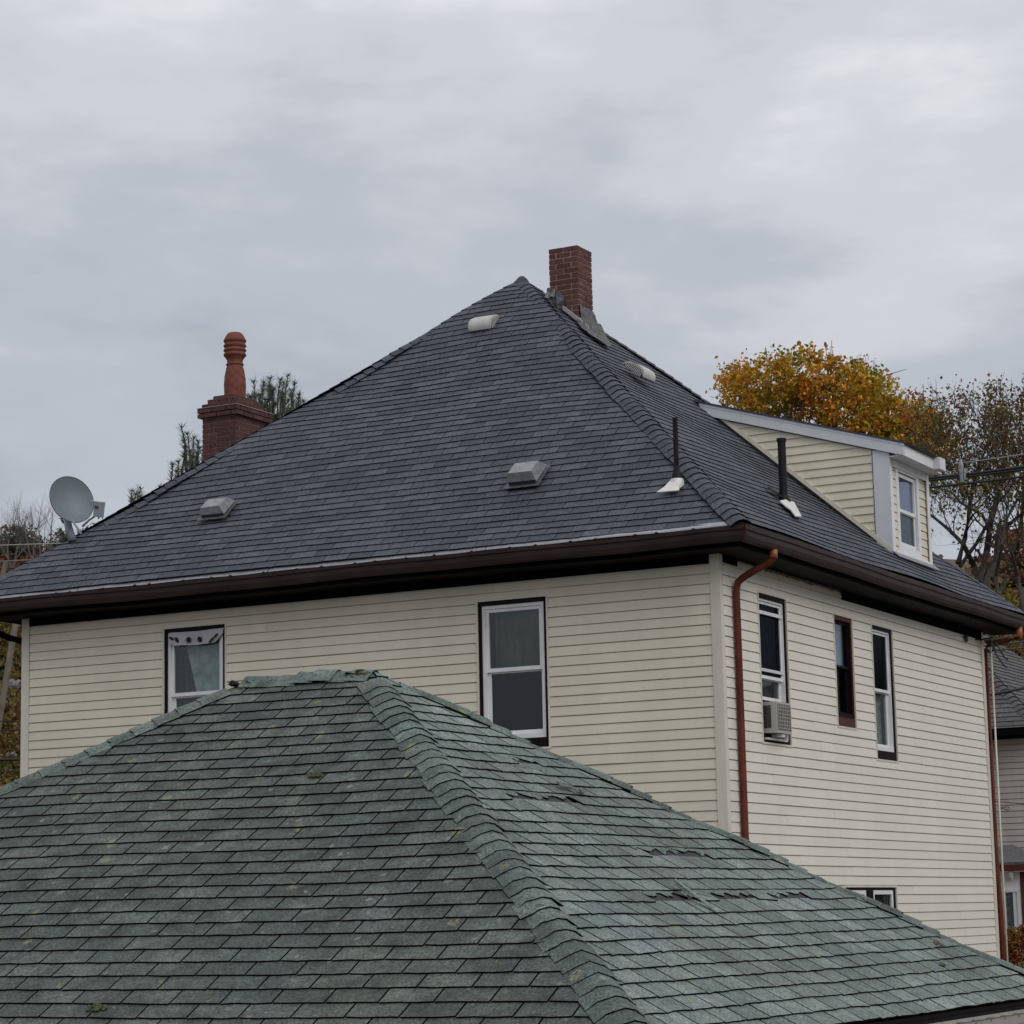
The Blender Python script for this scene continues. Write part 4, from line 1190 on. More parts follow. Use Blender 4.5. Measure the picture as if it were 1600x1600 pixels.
# caps
cs = lambda t: .003*math.sin(t*23)
hip_caps(groof, gF, gR, g00, r0, .128, .138, [MAT['green_cap'], MAT['edge']], cs, t0=.031, t1=.021, jitter=.12, rr=random.Random(8), th=.007, k2=.72)
hip_caps(groof, gF, gLf, g10, r1, .125*1.28, .115, [MAT['green_cap'], MAT['edge']], cs, t0=.036, t1=.026, jitter=.05, rr=random.Random(9), th=.010)
hip_caps(groof, gR, gB, g01, r0, .15, .12, [MAT['green_cap'], MAT['edge']], lambda t: .012*math.sin(t*31), t0=.042, t1=.030, jitter=.16, rr=random.Random(10), th=.010)
# ridge caps, cracked
mb = None; rr = random.Random(12)
for i in range(7):
    x0_, x1_ = -gl+i*.135-.02, -gl+(i+1)*.135+.01
    mb = MB(); zz = GZ+.012+rr.uniform(0, .02)
    w = .13
    lo_ = rr.uniform(-.012, .0)
    vs = []
    for x in (x0_, x1_):
        for (y, z) in ((-w, -GS*w), (-.03, -.010), (0, 0), (.03, -.010), (w, -GS*w)):
            vs.append((x+rr.uniform(-.006, .006), y, zz+z+(0.012 if x == x0_ else 0)))
    mb.add(vs, [(j, j+1, j+6, j+5) for j in range(4)]+[(j, j+5, j+6, j+1) for j in range(0)])
    mb.build('ridge_cap', MAT['green_cap'], groof)
# broken scraps and moss at the ridge ends
def scraps(name, c, n, rad, mats, seed, smin=.02, smax=.07, zup=.03):
    rr = random.Random(seed); mb = MB()
    for i in range(n):
        s = rr.uniform(smin, smax)
        P = Vector(c)+Vector((rr.uniform(-rad, rad), rr.uniform(-rad*.25, rad*.25), rr.uniform(-.01, zup)))
        Mx = Matrix.Translation(P) @ Matrix.Rotation(rr.uniform(0, 6), 4, 'Z') @ Matrix.Rotation(rr.uniform(-.1, .7), 4, 'X') @ Matrix.Rotation(rr.uniform(-.25, .25), 4, 'Y')
        mb.add([Mx @ Vector(p) for p in ((-s, -s*.6, 0), (s*.8, -s*.5, .004), (s, s*.4, 0), (.1*s, s*.7, .006), (-s*.8, s*.5, 0))], [(0, 1, 2, 3, 4)])
    return mb.build(name, MAT['green_side'], groof, kind='stuff')
scraps('broken_cap_scraps', (-gl-.03, -.07, GZ-.05), 12, .08, MAT['green_cap'], 3, .02, .055)
scraps('broken_cap_scraps', (-.10, -.05, GZ-.03), 9, .08, MAT['green_cap'], 5, .02, .05)
MAT['moss'] = M('yellow_green_moss', (.085, .095, .045), .95, .4, 30, bump=1, bscale=60)
def moss_at(face, Mg, px, py, rad, n, seed, name='moss_clump', mat='moss'):
    inv = Mg.inverted(); d = _f*F_PX + CR*(px-800) - CU*(py-800)
    o = inv @ Vector((0, 0, CAMZ)); dd = inv.to_3x3() @ d
    t = (face.o-o).dot(face.n)/dd.dot(face.n); Q = o+dd*t
    rr = random.Random(seed); mb = MB()
    for i in range(n):
        r = rr.uniform(.006, .016); a = rr.uniform(0, 6.28); q = rad*math.sqrt(rr.random())
        c = Q+face.ex*q*math.cos(a)*1.4+face.w*q*math.sin(a)*.6+face.n*.016
        mb.lathe([(r, 0), (r*.85, r*.6), (.001, r)], tuple(c), 6)
    return mb.build(name, MAT[mat], groof, kind='stuff')
moss_at(gF, GM, 563, 1056, .06, 26, 1)
moss_at(gF, GM, 493, 1215, .035, 22, 3); moss_at(gR, GM, 1462, 1478, .05, 34, 4)
moss_at(gR, GM, 1470, 1511, .03, 16, 5); moss_at(gF, GM, 150, 1580, .05, 26, 6)
# garage walls, drip edge, beige gutter with spikes
mb = MB(); ins = .30
for (a, b) in (((-gl-gh+ins, -gh+ins), (gh-ins, -gh+ins+.1)), ((-gl-gh+ins, gh-ins-.1), (gh-ins, gh-ins)), ((gh-ins-.1, -gh+ins+.101), (gh-ins, gh-ins-.101)), ((-gl-gh+ins, -gh+ins+.101), (-gl-gh+ins+.1, gh-ins-.101))):
    mb.box((a[0], a[1], 0), (b[0], b[1], ze-.1))
mb.build('wall', MAT['siding'], garage)
mb = MB()
for (sy0, sy1) in ((-gh, gh),):
    mb.box((gh-.045, sy0, ze-.085), (gh-.030, sy1, ze-.012))
mb.build('drip_edge', MAT['casing'], garage)
mb = MB(); mb.box((-gl-gh, -gh+.02, ze-.20), (gh-.05, -gh+.035, ze-.02)); mb.build('fascia_board', MAT['casing_red'], garage)
MAT['gutter_beige'] = M('beige_gutter', (.42, .40, .37), .5, .12, 6, streak=.2)
prof = [(gh-.028, ze-.065), (gh-.028, ze-.175), (gh+.055, ze-.178), (gh+.085, ze-.13), (gh+.09, ze-.075), (gh+.10, ze-.07)]
mb = MB()
for x, z in prof: mb.v += [(x, -gh, z), (x, gh, z)]
for i in range(len(prof)-1): mb.f.append((2*i, 2*i+1, 2*i+3, 2*i+2)); mb.m.append(0)
gg = mb.build('gutter', MAT['gutter_beige'], garage)
for i in range(22):
    y = -gh+.2+i*.31
    mb = MB(); mb.tube([(gh-.028, y, ze-.085), (gh+.10, y+.0, ze-.083)], .0055, 6); mb.build('gutter_spike', MAT['guard'], gg)

# ------------------------------------------------------------------ NEIGHBOUR HOUSE
NX0, NY0 = 2.10, 18.35
nb = empty('neighbour_house', HM @ Vector((-NX0, NY0, 0)), -YAW, label='taupe-sided house with dark hip roof behind the right corner of the cream house', cat='house')
NM = HM @ Matrix.Translation((-NX0, NY0, 0))
nW = 7.3; nz = 5.92
def FN(u, o, z): return Vector((-u, -o, z))
mb = MB(); mb.box((-nW, .0, 0), (0, nW, nz)); nwall = mb.build('wall', MAT['sheath'], nb)
MAT['taupe'] = M('taupe_siding', (.42, .375, .345), .55, .05, 3, streak=.1, rvar=.03)
planks(FN, 0, 3.0, .7, nz-.12, 5.70, [], MAT['taupe'], nwall, seams=False)
mb = MB(); mb.box((-nW, -.004, 0), (-3.0, -.0, nz)); mb.box((.0, 0, 0), (.012, nW, nz)); mb.build('plain_siding', MAT['taupe'], nwall)
o = .36
n00 = Vector((.10, -o, nz+.05)); n10 = Vector((-nW-.1, -o, nz+.05)); n01 = Vector((.10, nW+o, nz+.05)); n11 = Vector((-nW-.1, nW+o, nz+.05))
nap = Vector((-nW/2, nW/2, nz+.05+.84*3.9))
h0, h1 = Face(n10, n00, nap, nap), Face(n00, n01, nap, nap)
mb = MB(); deck(mb, h0, -.03); deck(mb, h1, -.03); deck(mb, Face(n01, n11, nap, nap), 0); deck(mb, Face(n11, n10, nap, nap), 0)
mb.box((-nW-.05, -o+.05, nz-.02), (.05, nW+o-.05, nz))
nroof = mb.build('roof', MAT['felt'], nb)
for fc, sd, qn in ((h0, 61, 60), (h1, 62, 60)):
    s, _ = shingles(nroof, fc, .135, .32, .004, [MAT['nb_shingle'], MAT['edge']], NM, lambda u, v: 0, qn, seed=sd, zb=.018, th=.012, region=(1544, 1605, 990, 1145))
    s.build('remaining_shingles', [MAT['nb_shingle'], MAT['edge']], nroof, kind='stuff')
hip_caps(nroof, h0, h1, n00, nap, .15, .14, [MAT['nb_shingle'], MAT['edge']], lambda t: 0, t0=.036, t1=.014)
mb = MB(); mb.box((-nW, -o-.09, nz-.10), (.2, -o+.02, nz+.03)); mb.build('gutter', MAT['brown_dark'], nb)
mb = MB(); mb.box((-nW, -o-.10, nz+.028), (.2, -o-.06, nz+.045)); mb.build('gutter_lip', MAT['galv'], nb)
mb = MB(); mb.box((-nW, -.03, nz-.13), (.0, -.0145, nz-.01)); mb.build('frieze_board', MAT['brown_dark'], nb)
mb = MB(); mb.box((-nW, -o, nz-.03), (.1, 0, nz-.021)); mb.build('soffit', MAT['brown_dark'], nb)
# entrance porch of the neighbour
P = lambda px, py, dd=36.6: NM.inverted() @ at(px, py, dd)
mb = MB()
q0 = P(1550, 1330); ztop = P(1600, 1352).z
py0 = P(1585, 1400).y
xl, xr = P(1545, 1400).x, P(1640, 1400).x
mb.box((xl, py0, 0), (xr, py0+.08, P(1585, 1362).z)); porch = mb.build('porch', MAT['white'], nb, label='small white entrance porch')
zf = P(1585, 1356).z
mb = MB(); mb.box((xl, py0-.14, zf-.05), (xr, py0-.02, zf+.05)); mb.build('gutter', MAT['casing_red'], porch)
mb = MB(); za = P(1566, 1326).z
ze_ = zf+.052
mb.prism([Vector((xl, py0-.12, ze_)), Vector((xr, py0-.12, ze_)), Vector((P(1625, 1345).x, py0+.5, ze_+.05)), Vector((P(1566, 1330).x, py0+.5, P(1566, 1322).z)), Vector((xl, py0+.5, P(1566, 1322).z))], (0, 0, .03))
mb.build('porch_roof', MAT['nb_shingle'], porch)
a, b_x = P(1570, 1430).x, P(1596, 1430).x; z0, z1 = P(1585, 1475).z, P(1585, 1393).z
mb = MB()
mb.box((a-.03, py0-.03, z0-.3), (a+.01, py0-.002, z1+.02)); mb.box((P(1592, 1430).x, py0-.03, z0-.3), (P(1597, 1430).x, py0-.002, z1+.02)); mb.box((a, py0-.028, z1-.01), (P(1597, 1430).x, py0-.002, z1+.03))
mb.build('door_frame', MAT['white_grey'], porch)
mb = MB(); mb.box((a+.01, py0-.012, z0-.3), (P(1584, 1430).x, py0-.004, z1-.01)); mb.build('door_glass', MAT['curtain_dark'], porch)
mb = MB(); mb.box((P(1584.5, 1430).x, py0-.02, z0-.3), (P(1591, 1430).x, py0-.004, z1-.02)); mb.build('door_panel', MAT['white_grey'], porch)
mb = MB(); c_ = P(1571, 1363, 36.3); mb.lathe([(.001, .0), (.035, .02), (.045, .12), (.03, .2), (.001, .22)], (c_.x, py0-.08, c_.z-.12), 10); mb.build('porch_lamp', MAT['vent_white'], porch, smooth=True)
mb = MB(); mb.box((P(1597, 1400).x, py0-.01, 0), (P(1610, 1400).x, py0+.0, P(1600, 1362).z)); mb.build('side_panel', MAT['brick_old'], porch)

# ------------------------------------------------------------------ vegetation
def leafquad(mb, c, s, rr):
    a = Vector((rr.gauss(0, 1), rr.gauss(0, 1), rr.gauss(0, 1))).normalized()
    b = a.orthogonal().normalized(); b = Matrix.Rotation(rr.uniform(0, 6.28), 3, a) @ b; d = a.cross(b)
    o = len(mb.v); s2 = s*rr.uniform(.45, .8)
    mb.v += [tuple(c+b*s), tuple(c+d*s2+a*s*.15), tuple(c-b*s*.8), tuple(c-d*s2+a*s*.15)]
    mb.f.append((o, o+1, o+2, o+3)); mb.m.append(0)

def limb(mb, pts, r0, r1, sides=7):
    n = len(pts); mb.tube(pts, [r0+(r1-r0)*i/(n-1) for i in range(n)], sides)

def grow(mb, p, d, L, r, depth, rr, tips, gnarl=.28, up=.12, sides=5, spread=.62):
    n = 4; pts = [p]; q = Vector(p); dd = d.normalized()
    for i in range(n):
        dd = (dd+Vector((rr.gauss(0, gnarl), rr.gauss(0, gnarl), rr.gauss(0, gnarl)+up))*.5).normalized()
        q = q+dd*(L/n); pts.append(q.copy())
    r1 = r*.58
    mb.tube(pts, [r+(r1-r)*i/n for i in range(n+1)], sides if r > .02 else 3, caps=False)
    if depth <= 0:
        tips.append((pts[-1], dd)); tips.append((pts[2], dd)); return
    k = 3 if depth > 1 else rr.choice((2, 3, 3))
    for i in range(k):
        t = 1.0 if i == 0 else rr.uniform(.35, .95)
        idx = min(n, max(1, int(round(t*n))))
        ax = dd.orthogonal().normalized(); ax = Matrix.Rotation(rr.uniform(0, 6.28), 3, dd) @ ax
        nd = (dd+ax*(rr.uniform(.25, .5) if i == 0 else rr.uniform(.6, 1.1))*spread/.62).normalized()
        grow(mb, pts[idx], nd, L*rr.uniform(.62, .82), r1*(.9 if i == 0 else .7), depth-1, rr, tips, gnarl, up, sides, spread)

# orange maple
D = 60.0
rr = random.Random(101)
root = at(1290, 1440, D); root.z = hill_z(root.x, root.y)-.2
maple = empty('maple_tree', root, 0, label='dense orange and yellow maple crown behind the dormer roof', cat='tree')
tb = MB(); crown_c = at(1290, 700, D)-root
limb(tb, [Vector((0, 0, 0)), Vector((.1, 0, 4)), crown_c+Vector((0, 0, -2.0))], .28, .20, 9)
tips = []
for i in range(9):
    a = i*.7+rr.uniform(0, .3)
    grow(tb, crown_c+Vector((0, 0, -2.2+i*.12)), Vector((math.cos(a)*1.0, math.sin(a)*.7, .75)), 1.5, .085, 3, rr, tips, .25, .1)
tb.build('trunk', MAT['bark'], maple)
# crown outline as lobes measured from the photograph (px x, px y, radius px)
lobes = [(1165, 605, 42), (1150, 590, 26), (1200, 600, 44), (1245, 590, 44), (1290, 598, 46), (1335, 600, 40), (1360, 615, 44), (1330, 645, 55), (1270, 650, 60), (1210, 640, 50), (1175, 640, 34), (1385, 655, 42), (1410, 660, 34), (1430, 645, 24), (1400, 700, 45), (1340, 700, 45), (1440, 680, 22), (1455, 665, 26), (1470, 700, 30), (1425, 680, 36), (1445, 720, 34), (1375, 680, 40), (1300, 720, 60), (1420, 720, 40)]
lf = MB(); tw = MB()
for (px, py, rp) in lobes:
    for rep in range(2):
        dd = D+rr.uniform(-1.6, 1.6)
        c = at(px+rr.uniform(-8, 8), py+rr.uniform(-6, 6), dd)-root; r = rp/F_PX*D*.98
        ncl = int(30*(rp/45.0)**2)
        for i in range(ncl):
            v = Vector((rr.gauss(0, 1), rr.gauss(0, 1), rr.gauss(0, 1))).normalized()*r*(.55+.45*rr.random()**.7)
            q = c+v; 
            if v.z < -r*.4 and rr.random() < .5: continue
            cr_ = rr.uniform(.08, .20)
            for j in range(rr.randint(14, 34)):
                leafquad(lf, q+Vector((rr.gauss(0, cr_), rr.gauss(0, cr_), rr.gauss(0, cr_*.7))), rr.uniform(.04, .08), rr)
# stray shoots above the outline
for (px, py) in ((1198, 548), (1245, 545), (1297, 540), (1313, 552), (1332, 556), (1296, 565), (1352, 556), (1365, 562), (1130, 600), (1145, 562), (1172, 560), (1215, 556), (1443, 600), (1438, 610)):
    b0 = at(px+rr.uniform(-3, 3), py+45, D)-root; t0_ = at(px, py, D)-root
    tw.tube([b0, (b0+t0_)/2+Vector((.02, 0, 0)), t0_], [.012, .009, .004], 3, caps=False)
    for j in range(10):
        t = rr.random()**.7; leafquad(lf, b0.lerp(t0_, t)+Vector((rr.gauss(0, .05), rr.gauss(0, .05), rr.gauss(0, .04))), rr.uniform(.03, .055), rr)
tw.build('shoots', MAT['bark'], maple)
lf.build('crown', MAT['maple'], maple)

# brown half-bare maple at the right
D2 = 52.0; rr = random.Random(55)
root = at(1535, 1440, D2); root.z = hill_z(root.x, root.y)-.2
tree2 = empty('maple_tree', root, 0, label='half-bare brown maple with forked dark limbs at the right edge', cat='tree')
tb = MB(); tips = []
def pl(pts, D=D2, jd=0): return [at(x, y, D+jd+(.3*math.sin(i*2.1)))-root for i, (x, y) in enumerate(pts)]
ppm = F_PX/D2
def L2(pts, w0, w1, jd=0, kids=5, dep=3, Lk=1.0, spray=1):
    P_ = pl(pts, jd=jd)
    limb(tb, P_, w0/2/ppm, w1/2/ppm, 7)
    for i in range(kids):
        t = rr.uniform(.25, 1.0)*(len(P_)-1); k = min(int(t), len(P_)-2); q = P_[k].lerp(P_[k+1], t-k)
        d = (P_[k+1]-P_[k]).normalized()
        ax = d.orthogonal().normalized(); ax = Matrix.Rotation(rr.uniform(0, 6.28), 3, d) @ ax
        grow(tb, q, (d+ax*rr.uniform(.6, 1.2)), Lk*rr.uniform(.8, 1.2), w1/2/ppm*.6, dep, rr, tips, .30, .16)
    grow(tb, P_[-1], (P_[-1]-P_[-2]), Lk*1.1, w1/2/ppm*.8, dep, rr, tips, .28, .16)
L2([(1540, 1440), (1536, 1100), (1533, 960), (1538, 915)], 26, 20, kids=0, dep=1)
L2([(1538, 930), (1522, 885), (1505, 850), (1480, 825), (1455, 805)], 11, 4, jd=.4, kids=7, Lk=.8)
L2([(1497, 880), (1508, 840), (1514, 800), (1520, 760), (1528, 730)], 10, 5, jd=.8, kids=8, Lk=.72)
L2([(1500, 885), (1525, 850), (1545, 815), (1552, 790)], 7, 4, jd=1.2, kids=4, Lk=.75)
L2([(1530, 910), (1542, 860), (1548, 815), (1560, 775), (1568, 740)], 13, 6, jd=0, kids=9, Lk=.75)
L2([(1548, 830), (1535, 805), (1518, 795), (1500, 785), (1488, 770)], 6, 3, jd=-.3, kids=6, Lk=.7)
L2([(1552, 840), (1575, 820), (1600, 800), (1630, 775)], 6, 4, jd=-.4, kids=6, Lk=.7)
L2([(1560, 940), (1556, 900), (1566, 850), (1568, 820), (1590, 780)], 7, 4, jd=-.8, kids=6, Lk=.7)
L2([(1545, 960), (1575, 900), (1592, 850), (1598, 790), (1600, 745)], 10, 5, jd=.5, kids=9, Lk=.75)
L2([(1600, 960), (1590, 900), (1580, 860)], 8, 4, jd=-1, kids=5)
L2([(1640, 960), (1625, 880), (1630, 780), (1638, 745)], 10, 5, jd=.2, kids=8, Lk=.75)
tb.build('trunk', MAT['bark'], tree2)
# fine twigs filling the crown outline, then leaves
tw = MB(); lf = MB(); lg = MB()
for i in range(520):
    px = rr.uniform(1430, 1640); py = rr.uniform(618, 800)
    top = 640-max(0, (px-1440))*.12+8*math.sin(px*.08)
    if py < top: continue
    dd = D2+rr.uniform(-1.6, 1.6); b0 = at(px, py, dd)-root
    sub = []
    grow(tw, b0, Vector((rr.gauss(0, .5), rr.gauss(0, .3), 1)), rr.uniform(.28, .42), .010, 1, rr, sub, .4, .1)
    tips += [t for t in sub if rr.random() < .6]
for (q, d) in tips:
    px, py = project(q+root)
    if px > 1650: continue
    dens = .55 if py < 690 else (.34 if py < 770 else .12)
    if rr.random() > dens: continue
    m_ = lg if rr.random() < (.12 if py < 740 else .5) else lf
    for j in range(rr.randint(2, 6)):
        leafquad(m_, q+Vector((rr.gauss(0, .12), rr.gauss(0, .12), rr.gauss(0, .10))), rr.uniform(.03, .06), rr)
for (px, py, n, r) in ((1475, 795, 60, .16), (1560, 930, 120, .3), (1590, 815, 60, .2), (1470, 700, 160, .35), (1460, 650, 120, .3), (1580, 935, 80, .3), (1600, 880, 50, .25), (1575, 1020, 60, .25)):
    c = at(px, py, D2)-root
    for j in range(n): leafquad(lg, c+Vector((rr.gauss(0, r), rr.gauss(0, r), rr.gauss(0, r*.6))), rr.uniform(.03, .055), rr)
tw.build('twigs', MAT['bark'], tree2); lf.build('crown', MAT['maple2'], tree2); lg.build('yellow_leaves', MAT['yellowgreen'], tree2)

# pines behind the left hip
def pine(name, D, shoots, rootpx, label, seed, n_in=0):
    rr = random.Random(seed)
    root = at(rootpx, 1440, D); root.z = hill_z(root.x, root.y)-.2
    pt = empty(name, root, 0, label=label, cat='tree')
    tr = MB(); nd = MB()
    ys = [s[1] for s in shoots]
    topP = at(rootpx, min(ys)+60, D)-root
    limb(tr, [Vector((0, 0, 0)), topP*.5, topP], .22, .05, 8)
    for (px, py, hgt, lean) in shoots:
        dd = D+rr.uniform(-1, 1)
        tip = at(px, py, dd)-root; b0 = at(px+lean-rr.uniform(2, 8), py+hgt, dd+rr.uniform(-.3, .3))-root
        mid = (tip+b0)/2+Vector((rr.uniform(-.03, .03), 0, -.02))
        tr.tube([b0, mid, tip], [.014, .010, .006], 4, caps=False)
        tr.tube([topP*rr.uniform(.75, .95), b0], [.03, .014], 4, caps=False)
        ln = (tip-b0).length; n = int(ln/.022)
        for i in range(n):
            t = (i+rr.random())/n; q = b0.lerp(tip, t); ax = (tip-b0).normalized()
            for k in range(3):
                s = ax.orthogonal().normalized(); s = Matrix.Rotation(rr.uniform(0, 6.28), 3, ax) @ s
                dr = (ax*rr.uniform(.3, 1.6)+s).normalized(); L = rr.uniform(.08, .20)*(1.15 if t > .8 else .95)
                w = dr.orthogonal().normalized()*.0075; o = len(nd.v)
                nd.v += [tuple(q-w), tuple(q+w), tuple(q+dr*L)]; nd.f.append((o, o+1, o+2)); nd.m.append(0)
        for k in range(16):
            s = Vector((rr.gauss(0, 1), rr.gauss(0, 1), rr.gauss(.7, .5))).normalized(); w = s.orthogonal().normalized()*.008; o = len(nd.v)
            nd.v += [tuple(tip-w), tuple(tip+w), tuple(tip+s*rr.uniform(.08, .15))]; nd.f.append((o, o+1, o+2)); nd.m.append(0)
    tr.build('trunk', MAT['bark'], pt); nd.build('crown', MAT['needles'], pt)
    return pt
rr = random.Random(3); sh = []
for i in range(78):
    px = rr.uniform(388, 478)
    top = 612-24*math.exp(-((px-430)/22)**2)+rr.uniform(0, 10)+max(0, px-455)*.8
    py = top+rr.random()**1.0*75
    if py > 700: continue
    sh.append((px, py, rr.uniform(18, 34), rr.uniform(-8, 8)))
sh += [(397, 597, 36, 6), (422, 592, 30, 2), (412, 598, 28, 3), (450, 588, 36, -2), (461, 600, 30, -3), (438, 594, 30, 0), (468, 618, 26, -4), (392, 622, 24, 4), (475, 628, 20, -5)]
pine('pine_tree', 46, sh, 430, 'bushy pine top showing between the potted chimney and the roof', 4)
sh = [(284, 668, 46, 14), (293, 678, 40, 10), (302, 684, 40, 6), (310, 690, 40, 2), (290, 700, 44, 8), (300, 712, 34, 4), (270, 726, 30, 3), (279, 722, 34, 4), (288, 712, 34, 4), (296, 724, 30, 2), (306, 716, 32, 0), (275, 738, 22, 2), (312, 700, 40, -2), (318, 705, 40, -4), (284, 735, 22, 2), (296, 705, 30, 5), (308, 708, 26, 2), (302, 730, 20, 2), (287, 690, 30, 8), (310, 730, 30, 0)]
pine('pine_tree', 46, sh, 300, 'sparser pine shoots left of the potted chimney', 5)
sh = [(206, 768, 22, 6), (212, 772, 20, 4), (220, 764, 26, 0), (207, 780, 14, 4), (250, 762, 12, 0), (219, 776, 14, 0)]
pine('pine_tree', 46, sh, 213, 'lone pine tip poking above the roof further left', 6)

# bare trees and evergreens at the far left
def bare(px, py_top, py_bot, D, label, seed, w, depth=5, group=None):
    rr = random.Random(seed); root = at(px, py_bot, D)
    z = hill_z(root.x, root.y)-.1; root.z = min(root.z, z) if root.z > z else z
    H_ = (at(px, py_top, D)-root).z
    t = empty('bare_tree', root, 0, label=label, cat='tree', group=group)
    mb = MB(); tips = []
    mb.tube([Vector((0, 0, 0)), Vector((.05, 0, H_*.3))], [w, w*.8], 6)
    for i in range(3):
        a = rr.uniform(0, 6.28)
        grow(mb, Vector((.05, 0, H_*.3)), Vector((math.cos(a)*.35, math.sin(a)*.35, 1)), H_*.25, w*.75, depth, rr, tips, .22, .22, 4, .5)
    mb.build('trunk', MAT['bark_far'], t)
    return t
bare(62, 778, 900, 78, 'tall fine-twigged bare tree left of the satellite dish', 2, .07, 5)
bare(15, 790, 900, 80, 'bare tree at the far left edge above the dark evergreens', 5, .07, 5)
bare(36, 786, 900, 84, 'bare tree second from the left edge on the hilltop', 8, .06, 5)

def bushy(name, pts, D, mat, label, seed, n, s, cat='tree', trunk=True):
    rr = random.Random(seed); c0 = at(pts[0][0], pts[0][1], D); root = Vector(c0); root.z = hill_z(root.x, root.y)
    t = empty(name, root, 0, label=label, cat=cat)
    lf = MB()
    for (px, py, rp) in pts:
        dd = D+rr.uniform(-.8, .8); c = at(px, py, dd)-root; r = rp/F_PX*D
        for i in range(int(n*(rp/12.0)**2)):
            v = Vector((rr.gauss(0, .55), rr.gauss(0, .55), rr.gauss(0, .5)))*r
            if noise.noise((c+v)*2.6) < -.12: continue
            leafquad(lf, c+v, s*rr.uniform(.35, 1.0), rr)
    lf.build('crown', mat, t)
    mb = MB(); mb.tube([Vector((0, 0, 0)), Vector((0, 0, max(.4, (c0.z-root.z))))], [.10, .04], 6); mb.build('trunk', MAT['bark'], t)
    return t
bushy('evergreen_tree', [(30, 845, 22), (12, 852, 18), (48, 850, 16), (28, 832, 12), (36, 862, 20)], 84, MAT['ever_dark'], 'round dark evergreen at the left edge below the bare trees', 3, 330, .085)
bushy('evergreen_tree', [(98, 830, 10), (94, 845, 14), (88, 858, 14), (104, 845, 12), (100, 815, 6)], 84, MAT['ever_dark'], 'dark conifer directly behind the dish mast', 4, 330, .08)
bushy('evergreen_tree', [(142, 830, 12), (132, 838, 12), (152, 826, 8), (120, 845, 10)], 84, MAT['yellowgreen' if False else 'ever_dark'], 'dark green shrub tree right of the dish mast', 6, 330, .06)

# hill cover
def cover(name, mat, regs, D0, D1, n, s, seed):
    rr = random.Random(seed); lf = MB()
    for i in range(n):
        x0_, x1_, y0_, y1_ = regs[rr.randrange(len(regs))]
        # pick a ray into the region and march to the hill
        px = rr.uniform(x0_, x1_); py = rr.uniform(y0_, y1_)
        d = at(px, py, 1.0)-Vector((0, 0, CAMZ)); t = D0; hit = None
        while t < D1:
            P_ = Vector((0, 0, CAMZ))+d*t
            if P_.z < hill_z(P_.x, P_.y)+.35: hit = P_; break
            t += .8
        if hit is None: continue
        hit = Vector((hit.x, hit.y, hill_z(hit.x, hit.y)))
        h_ = max(0, noise.noise(Vector((hit.x*.6, hit.y*.35, 0)))*1.2+.4)
        for j in range(7):
            leafquad(lf, hit+Vector((rr.gauss(0, .3), rr.gauss(0, .3), rr.random()*h_)), s*rr.uniform(.6, 1.3), rr)
    return lf.build(name, mat, kind='stuff', label='tangled autumn brush covering the hillside', cat='brush')
lfc = cover('hillside_brush', MAT['hill_yellow'], [(-60, 120, 900, 1300), (1520, 1660, 900, 1140)], 44, 110, 9000, .075, 9)
lfc['label'] = 'yellow-olive autumn brush on the hillside beyond the houses'
lfr = cover('hilltop_brush', MAT['hill_red'], [(-60, 130, 850, 905), (1540, 1660, 890, 960)], 60, 130, 5000, .10, 10)
lfr['label'] = 'red-brown brush along the top of the hill'
rr = random.Random(19); lf = MB()
for i in range(9000):
    px = rr.uniform(-60, 110) if rr.random() < .6 else rr.uniform(1560, 1660)
    P_ = at(px, 870, rr.uniform(84, 94)); P_.z = hill_z(P_.x, P_.y)+rr.random()**1.6*(1.0+.5*math.sin(P_.x*1.3))
    leafquad(lf, P_, rr.uniform(.05, .10), rr)
o_ = lf.build('hilltop_thicket', MAT['hill_red'], kind='stuff', label='thin rust-coloured thicket on the skyline of the hill', cat='brush')
rr = random.Random(23); lf = MB()
for i in range(15000):
    x = rr.uniform(-60, 60); y = rr.uniform(47, 112)
    if (y < 52 and abs(x) < 16) or (y > 82 and x > 2): continue
    zz = hill_z(x, y); h_ = max(.1, noise.noise(Vector((x*.35, y*.25, 3)))*1.6+.5)
    for j in range(4): leafquad(lf, Vector((x+rr.gauss(0, .4), y+rr.gauss(0, .4), zz+rr.random()*h_)), rr.uniform(.10, .24), rr)
o_ = lf.build('hillside_scrub', MAT['hill_yellow'], kind='stuff', label='low autumn scrub spread over the whole hill', cat='brush')
# rocks on the slope
MAT['rock'] = M('grey_rock', (.20, .19, .20), .9, .3, 4, bump=.6)
for (px, py, s, lb) in ((22, 1072, .22, 'pale grey boulder on the left hillside'), (10, 1087, .16, 'smaller dark grey boulder left of the pale one'), (18, 1182, .14, 'small pale stone low on the left hillside')):
    P_ = None; d = at(px, py, 1.0)-Vector((0, 0, CAMZ)); t = 44
    while t < 100:
        P_ = Vector((0, 0, CAMZ))+d*t
        if P_.z < hill_z(P_.x, P_.y): break
        t += .3
    mb = MB(); rr = random.Random(int(px)); vs = []
    for i in range(5):
        for k in range(8):
            a = k/8*6.283; ph = (i-2)/2*1.3; r = s*rr.uniform(.8, 1.2)
            vs.append((r*math.cos(a)*math.cos(ph)*1.4, r*math.sin(a)*math.cos(ph), r*math.sin(ph)*.9))
    mb.v = vs
    for i in range(4):
        for k in range(8): a = i*8+k; b = i*8+(k+1) % 8; mb.f.append((a, b, b+8, a+8)); mb.m.append(0)
    link('boulder', mb.mesh('boulder', MAT['rock']), None, Matrix.Translation(P_-d.normalized()*.7), label=lb, cat='rock')

